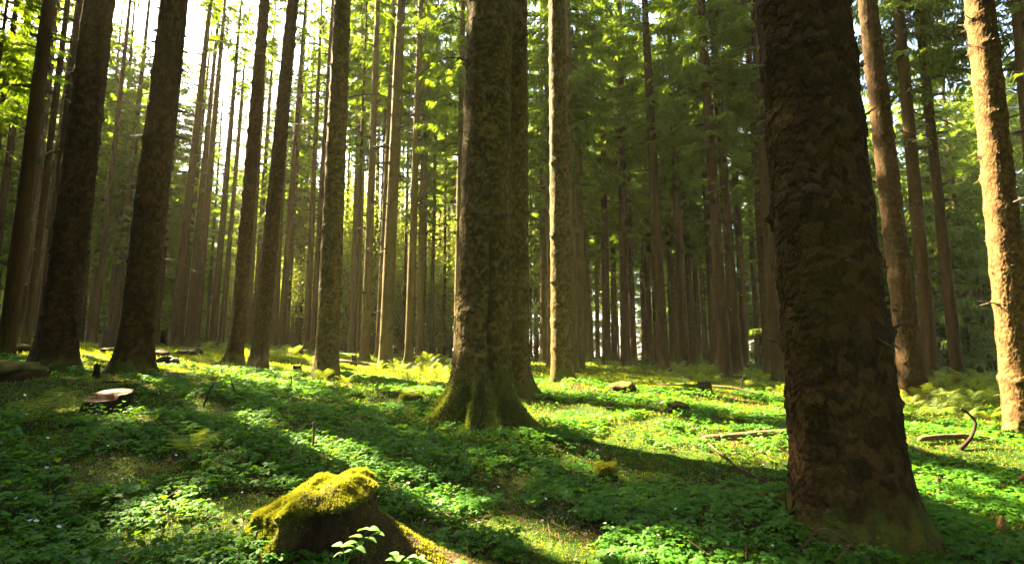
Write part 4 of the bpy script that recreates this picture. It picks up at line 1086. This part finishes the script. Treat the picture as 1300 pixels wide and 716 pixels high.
def fern(px, py, Y, s, label, n=7, grp=None, az0=None, spread=360, tilt=(-30, 2)):
    x, y, z = at(px, py, Y); t = thing('fern', label, 'fern', (x, y, z), (0, 0, 0), grp)
    a = random.uniform(0, 360) if az0 is None else az0
    for k in range(n):
        az = a + (k / n - .5) * spread + random.uniform(-14, 14) if az0 is not None else a + k * 360 / n + random.uniform(-18, 18)
        q = s * random.uniform(.75, 1.1)
        obj('frond', random.choice(FROND), t, (0, 0, -.01), (R(random.uniform(-12, 12)), R(random.uniform(*tilt)), R(az)), q)
    return t
fern(33, 556, 4.75, .5, 'large fern with one long arching frond in front of the flared dark spruce', 6, None, 50, 140, (-25, 0))
fern(85, 540, 5.3, .36, 'small fern with rib like fronds beside the sawn stump', 5)
fern(240, 612, 4.2, .34, 'pale dainty fern standing alone in the dark sorrel', 6)
fern(525, 530, 6.3, .26, 'small pale fern beside the hollow rotten stump', 5)
fern(585, 560, 5.4, .26, 'low dark green fern tucked against the mossy buttress roots', 6)
fern(640, 535, 5.75, .20, 'tiny fern growing between the mossy buttress roots', 5)
fern(408, 496, 10.8, .45, 'pale fern patch at the foot of the lone straight spruce', 8)
fern(440, 500, 10.4, .3, 'small dark fern beside the lone straight spruce', 6)
fern(1165, 545, 8.2, .45, 'fern at the left end of the fern bank by the huge trunk', 7)
G1, G2, G3, G4 = 'ferns on the bank behind the orange lit trunk', 'ferns under the dark trunks', 'ferns in the hazy glade', 'ferns in the bright leafy stand'
for px, py, Y, s in [(1150, 520, 9.4, .5), (1172, 512, 10.2, .55), (1196, 512, 10.4, .55), (1215, 520, 9.3, .55), (1235, 514, 10.1, .6), (1252, 508, 11.2, .6), (1266, 516, 9.8, .55), (1185, 530, 8.9, .4), (1240, 502, 13, .7), (1212, 500, 13.5, .7), (1190, 500, 13, .7), (1165, 500, 12.5, .6), (1262, 500, 14.2, .7), (1225, 532, 8.6, .4), (1255, 528, 8.9, .42), (1278, 506, 12.6, .6), (1230, 497, 16, .8), (1255, 495, 17, .8), (1204, 494, 16.8, .8), (1140, 545, 8.1, .35)]:
    fern(px, py, Y, s * random.uniform(.85, 1.1), 'sunlit fern on the low bank behind the brilliant orange lit trunk', 7, G1)
for px, py, Y, s in [(838, 480, 15.6, .55), (850, 480, 15.2, .5), (868, 472, 18.5, .6), (884, 474, 17.2, .6), (897, 470, 19, .7), (905, 478, 15.8, .5), (950, 474, 18, .6), (965, 480, 15.7, .5), (945, 486, 13.4, .4), (980, 500, 11, .4), (818, 470, 20, .6), (782, 468, 22, .6), (760, 466, 22, .5), (990, 505, 10.1, .4), (1003, 500, 10.6, .4), (930, 468, 21, .7), (858, 468, 21, .7)]:
    fern(px, py, Y, s, 'yellow green fern at the foot of the dark trunks behind the moss clearing', 7, G2)
for px, py, Y, s in [(505, 476, 14.6, .5), (520, 480, 13.8, .5), (540, 478, 14.2, .55), (556, 474, 15.5, .6), (532, 468, 18.6, .6), (548, 464, 20, .7), (566, 466, 19, .6), (500, 468, 17.4, .5), (478, 470, 16, .45), (560, 484, 12.4, .4), (515, 490, 11.7, .4), (545, 458, 23, .7), (575, 462, 21, .7)]:
    fern(px, py, Y, s, 'backlit pale fern in the glowing hazy glade', 7, G3)
for px, py, Y, s in [(350, 450, 18, .7), (362, 452, 17.6, .7), (338, 448, 18.5, .6), (385, 455, 17, .6), (372, 450, 20, .7), (310, 452, 17, .5), (320, 446, 20, .7), (398, 462, 15.6, .5), (355, 468, 13.4, .35), (285, 448, 21, .6), (262, 448, 22, .6)]:
    fern(px, py, Y, s, 'fern in the bright ground behind the close pair of brown trunks', 7, G4)

def make_leaf(L, W):
    s = np.linspace(0, 1, 9); w = W * np.sin(np.pi * s ** .8) ** .8; w[0] = w[-1] = .001; z = -.25 * L * s ** 2
    c = np.stack([s * L, s * 0, z], 1); V = np.concatenate([c + np.stack([s * 0, -w, .35 * w], 1), c, c + np.stack([s * 0, w, .35 * w], 1)]); i = np.arange(8)
    return mesh('leaf', V, [np.stack([i, i + 1, i + 10, i + 9], 1), np.stack([i + 9, i + 10, i + 19, i + 18], 1)], [M['herb']], None, True)
LEAF = [make_leaf(.062, .021), make_leaf(.052, .020), make_leaf(.042, .019)]
def sapling():
    x, y, z = at(437, 722, 2.52); t = thing('leafy_sapling', 'slender sapling with oval leaves growing in front of the mossy stump', 'sapling', (x, y, z))
    S = [[(0, 0, 0), (.0, 0, .10), (.005, 0, .18)], [(.005, 0, .18), (.03, 0, .235), (.075, -.01, .295)], [(.005, 0, .18), (.0, .0, .22), (-.012, 0, .26)], [(.075, -.01, .295), (.10, -.01, .33)], [(.04, 0, .25), (.09, -.01, .29), (.125, -.02, .315)]]
    for p in S: obj('stem', mesh('stem', *tube(p, np.linspace(.003, .0018, len(p)), 6), [M['herb']], None, True), t)
    Lf = [(0, 0, .10, 200, 0), (0, 0, .10, -15, 0), (.003, 0, .145, 180, 1), (.003, 0, .145, 10, 1), (.0, 0, .065, 170, 0), (0, 0, .065, -40, 0), (.005, 0, .18, -90, 1), (-.012, 0, .26, 180, 1), (-.012, 0, .255, 20, 1), (-.005, 0, .23, 195, 2),
          (.075, -.01, .295, 175, 0), (.075, -.01, .295, -20, 0), (.055, 0, .272, 190, 0), (.055, 0, .272, -80, 1), (.10, -.01, .33, 170, 1), (.10, -.01, .33, 0, 1), (.09, -.01, .29, -10, 1), (.125, -.02, .315, -15, 0), (.04, 0, .25, -30, 1), (.03, 0, .235, 180, 2)]
    for a, b, c, az, k in Lf: obj('leaf', LEAF[k], t, (a, b, c), (R(random.uniform(-15, 15)), R(random.uniform(-18, 6)), R(az + random.uniform(-15, 15))), random.uniform(.85, 1.2))
sapling()
def herb(px, py, Y, h, label, n=5, s=1.):
    x, y, z = at(px, py, Y); t = thing('leafy_herb', label, 'herb', (x, y, z))
    obj('stem', mesh('stem', *tube([(0, 0, 0), (.004, 0, h * .5), (0, .004, h)], [.003, .0025, .0015], 5), [M['herb']], None, True), t)
    for k in range(n): obj('leaf', LEAF[k % 3], t, (0, 0, h * (1 - .12 * (k // 2))), (R(random.uniform(-12, 12)), R(random.uniform(-20, 0)), R(k * 137 + px)), s * random.uniform(.9, 1.2))
herb(88, 640, 3.15, .14, 'pale herb with a spread of long leaves above the dark sorrel', 4, 1.3)
herb(505, 715, 2.75, .12, 'broad leaved herb at the foot of the long stump root', 7, 1.)
herb(530, 712, 2.8, .10, 'second broad leaved herb under the long stump root', 6, .9)
herb(462, 735, 2.45, .10, 'low broad leaved herb beside the sapling stem', 7, 1.)
herb(1130, 720, 2.7, .10, 'dark broad leaved herb at the twig littered foot of the huge trunk', 6, 1.)

# ------------------------------------------------------------------ ground cover
def free(x, y):
    ok = np.ones(len(x), bool)
    for a, b, r in BASES: ok &= (x - a) ** 2 + (y - b) ** 2 > r * r
    return ok
def wedge(n, r0, r1, g, p=1.0, half=47):
    """points in the wedge of ground in front of the viewpoint; p=2 even by area, lower crowds them near"""
    th = np.radians(g.uniform(-half, half, n))
    u = g.random(n); r = (r0 ** p + u * (r1 ** p - r0 ** p)) ** (1 / p)
    return r * np.sin(th), r * np.cos(th)

def sorrel():
    g = np.random.default_rng(77)
    x, y = wedge(98000, 1.9, 13.5, g, .75)
    r = np.hypot(x, y)
    dens = fbm(x * .8 + 3, y * .8, 61, 3) + .55 * (fbm(x * 3.3, y * 3.3, 62, 2) - .5)
    thr = np.interp(r, [2, 5, 8, 13], [.31, .36, .47, .56]) + .10 * np.exp(-((x - 1.3) ** 2 + (y - 7.5) ** 2) / 6)
    k = (dens > thr) & free(x, y) & (g.random(len(x)) < smooth(0, .12, dens - thr) + .25); x, y, r = x[k], y[k], r[k]; n = len(x)
    size = (.009 + .027 * g.random(n) ** 1.5) * np.interp(r, [2, 5, 9, 13], [1., 1.05, 1.5, 2.0]); h = g.uniform(.02, .085, n)
    z = H(x, y) + h + .05 * smooth(.45, .8, fbm(x * 2.2, y * 2.2, 90, 2))
    tilt = g.normal(size=(n, 2)) * .28
    nrm = np.stack([tilt[:, 0], tilt[:, 1], np.ones(n)], 1); nrm /= np.linalg.norm(nrm, axis=1)[:, None]
    ax = np.cross(nrm, g.normal(size=(n, 3))); ax /= np.linalg.norm(ax, axis=1)[:, None]; ay = np.cross(nrm, ax)
    C = np.stack([x, y, z], 1); VV = []; a0 = g.uniform(0, 6.28, n)
    for q in range(3):
        a = a0 + q * 2.0944 + g.normal(size=n) * .12
        d = ax * np.cos(a)[:, None] + ay * np.sin(a)[:, None]; w = np.cross(nrm, d); s = size[:, None]
        VV.append(np.stack([C, C + d * s * .75 + w * s * .62 - nrm * s * .18, C + d * s * 1.12 + w * s * .34 - nrm * s * .28, C + d * s * .92 + nrm * s * .02, C + d * s * 1.12 - w * s * .34 - nrm * s * .28, C + d * s * .75 - w * s * .62 - nrm * s * .18], 1))
    V = np.stack(VV, 1).reshape(-1, 3); b = np.arange(n * 3)[:, None] * 6
    F = [np.concatenate([b + [[0, 5, 4, 3]], b + [[0, 3, 2, 1]]])]
    o = obj('wood_sorrel', mesh('wood_sorrel', V, F, [M['sorrel']]))
    o['kind'] = 'stuff'; tag(o, 'carpet of small three part wood sorrel leaves over the forest floor', 'ground cover')
sorrel()

def carpet():
    g = np.random.default_rng(78)
    x, y = wedge(250000, 2.0, 26, g, .2)
    k = free(x, y) & (fbm(x * 1.1 + 9, y * 1.1, 41, 3) + .3 * (g.random(len(x)) - .5) > .30); x, y = x[k], y[k]; r = np.hypot(x, y)
    P = np.stack([x, y, H(x, y)], 1); n = len(P)
    d = g.normal(size=(n, 3)) * .6 + [0, 0, 1]; d /= np.linalg.norm(d, axis=1)[:, None]
    w = np.cross(d, g.normal(size=(n, 3))); w /= np.linalg.norm(w, axis=1)[:, None]
    s = (g.uniform(.02, .05, n) * np.interp(r, [2, 4, 6, 12, 26], [.34, .46, .66, 1.3, 3.0]))[:, None]
    V = np.stack([P - w * s * .12 - [0, 0, .004], P + w * s * .12 - [0, 0, .004], P + d * s * .6 + w * s * .09, P + d * s], 1).reshape(-1, 3)
    o = obj('carpet_moss', mesh('carpet_moss', V, np.arange(n * 4).reshape(-1, 4), [M['grassm']]))
    o['kind'] = 'stuff'; tag(o, 'yellow green carpet moss and fine grass on the forest floor', 'moss')
carpet()

def litter():
    g = np.random.default_rng(79)
    x, y = wedge(60000, 2., 12, g, .8)
    k = free(x, y) & (fbm(x * .9 + 30, y * .9 + 4, 43, 3) + .25 * (g.random(len(x)) - .5) > .48); x, y = x[k], y[k]; n = len(x)
    P = np.stack([x, y, H(x, y) + g.uniform(.002, .03, n)], 1); a = g.uniform(0, 6.28, n)
    d = np.stack([np.cos(a), np.sin(a), g.normal(size=n) * .35], 1); w = np.stack([-np.sin(a), np.cos(a), g.normal(size=n) * .4], 1)
    L = g.uniform(.006, .020, (n, 1)); W = np.where(g.random((n, 1)) < .4, .5, .12) * L
    V = np.stack([P - d * L, P - w * W, P + d * L, P + w * W], 1).reshape(-1, 3)
    o = obj('leaf_litter', mesh('leaf_litter', V, np.arange(n * 4).reshape(-1, 4), [M['litter']]))
    o['kind'] = 'stuff'; tag(o, 'red brown fallen leaves and needle litter in patches', 'litter')
litter()

def twigs():
    g = np.random.default_rng(80); x, y = wedge(5200, 2., 13, g, .9); k = free(x, y); x, y = x[k], y[k]; mb = MB(); z = H(x, y); a = g.uniform(0, 6.28, len(x)); L = g.uniform(.03, .17, len(x)); e = g.normal(size=len(x)) * .22
    for i in range(len(x)):
        d = np.array([math.cos(a[i]), math.sin(a[i]), e[i]]) * L[i]; b = np.array([-d[1], d[0], 0]) * g.uniform(-.15, .15); c = np.array([x[i], y[i], z[i] + .012 + abs(d[2]) * .8])
        mb.add(*tube([c - d, c + b, c + d], [.0022, .0018, .0009], 3, False))
    o = obj('twig_litter', mb.build('twig_litter', [M['twig']])); o['kind'] = 'stuff'; tag(o, 'scattered thin brown twigs fallen over moss and leaves', 'litter')
twigs()

def broad_leaves():
    g = np.random.default_rng(81); x, y = wedge(1500, 2.1, 11, g, .9)
    k = free(x, y) & (fbm(x * .7 + 50, y * .7, 47, 2) > .48); x, y = x[k], y[k]; m = 6; n = len(x) * m
    x = np.repeat(x, m) + g.normal(size=n) * .035; y = np.repeat(y, m) + g.normal(size=n) * .035
    P = np.stack([x, y, H(x, y) + g.uniform(.05, .13, n)], 1); a = g.uniform(0, 6.28, n)
    d = np.stack([np.cos(a), np.sin(a), g.uniform(-.5, .15, n)], 1); w = np.stack([-np.sin(a), np.cos(a), g.normal(size=n) * .2], 1); L = g.uniform(.025, .06, (n, 1)); dn = np.array([0, 0, 1.]) * L * .12
    V = np.stack([P, P + d * L * .45 + w * L * .36 + dn, P + d * L * .8 + w * L * .22, P + d * L * 1.08 - dn, P + d * L * .8 - w * L * .22, P + d * L * .45 - w * L * .36 + dn, P + d * L * .5], 1).reshape(-1, 3); b = np.arange(n)[:, None] * 7
    F = np.concatenate([b + [[0, 6, 2, 1]], b + [[0, 5, 4, 6]]])
    T3 = np.concatenate([b + [[6, 3, 2]], b + [[6, 4, 3]]])
    o = obj('woodland_herbs', mesh('woodland_herbs', V, [F, T3], [M['sorrel']])); o['kind'] = 'stuff'; tag(o, 'loose clusters of larger oval herb leaves among the wood sorrel', 'ground cover')
broad_leaves()

def blossoms():
    mb = MB()
    for k in range(5):
        a = k * 1.2566; u = np.array([math.cos(a), math.sin(a), 0]); w = np.array([-u[1], u[0], 0]); q = .0085
        mb.add(np.array([[0, 0, 0], u * q * .7 + w * q * .5 + [0, 0, .004], u * q * 1.25 + [0, 0, .006], u * q * .7 - w * q * .5 + [0, 0, .004]]), np.array([[0, 3, 2, 1]]), 0)
    V, F = tube([(0, 0, -.08), (.004, 0, -.04), (0, 0, 0)], .0009, 4); mb.add(V, F, 1)
    me = mb.build('blossom', [M['petal'], M['herb']]); g = random.Random(3)
    for k in range(95):
        px = g.uniform(0, 640) if g.random() < .65 else g.uniform(640, 1300); Y = 2.35 + 4.6 * g.random() ** 1.4
        x, y, z = at(px, 0, Y)
        if not free(np.array([x]), np.array([y]))[0]: continue
        o = obj('blossom', me, None, (x, y, z + g.uniform(.07, .11)), (R(g.uniform(-60, 35)), R(g.uniform(-35, 35)), 0), g.uniform(.8, 1.35))
        tag(o, 'tiny white wood sorrel blossom above the green leaves', 'flower', 'white sorrel blossoms')
blossoms()
# ------------------------------------------------------------------ sunlit air
def haze():
    m, t, out = nt('forest_air')
    v = N(t, 'VolumePrincipled', Density=HAZE_DENSITY, Anisotropy=.05)
    v.inputs['Color'].default_value = (.97, .91, .52, 1)
    t.links.new(v.outputs[0], out.inputs['Volume'])
    s, lo, hi = 170., -14., 36.
    V = [(a, b, c) for c in (lo, hi) for a, b in ((-s, -s), (s, -s), (s, s), (-s, s))]
    F = np.array([[0, 3, 2, 1], [4, 5, 6, 7], [0, 1, 5, 4], [1, 2, 6, 5], [2, 3, 7, 6], [3, 0, 4, 7]])
    o = obj('haze', mesh('haze', V, F, [m])); o['kind'] = 'stuff'; tag(o, 'faint golden haze hanging between the trunks', 'haze')
haze()
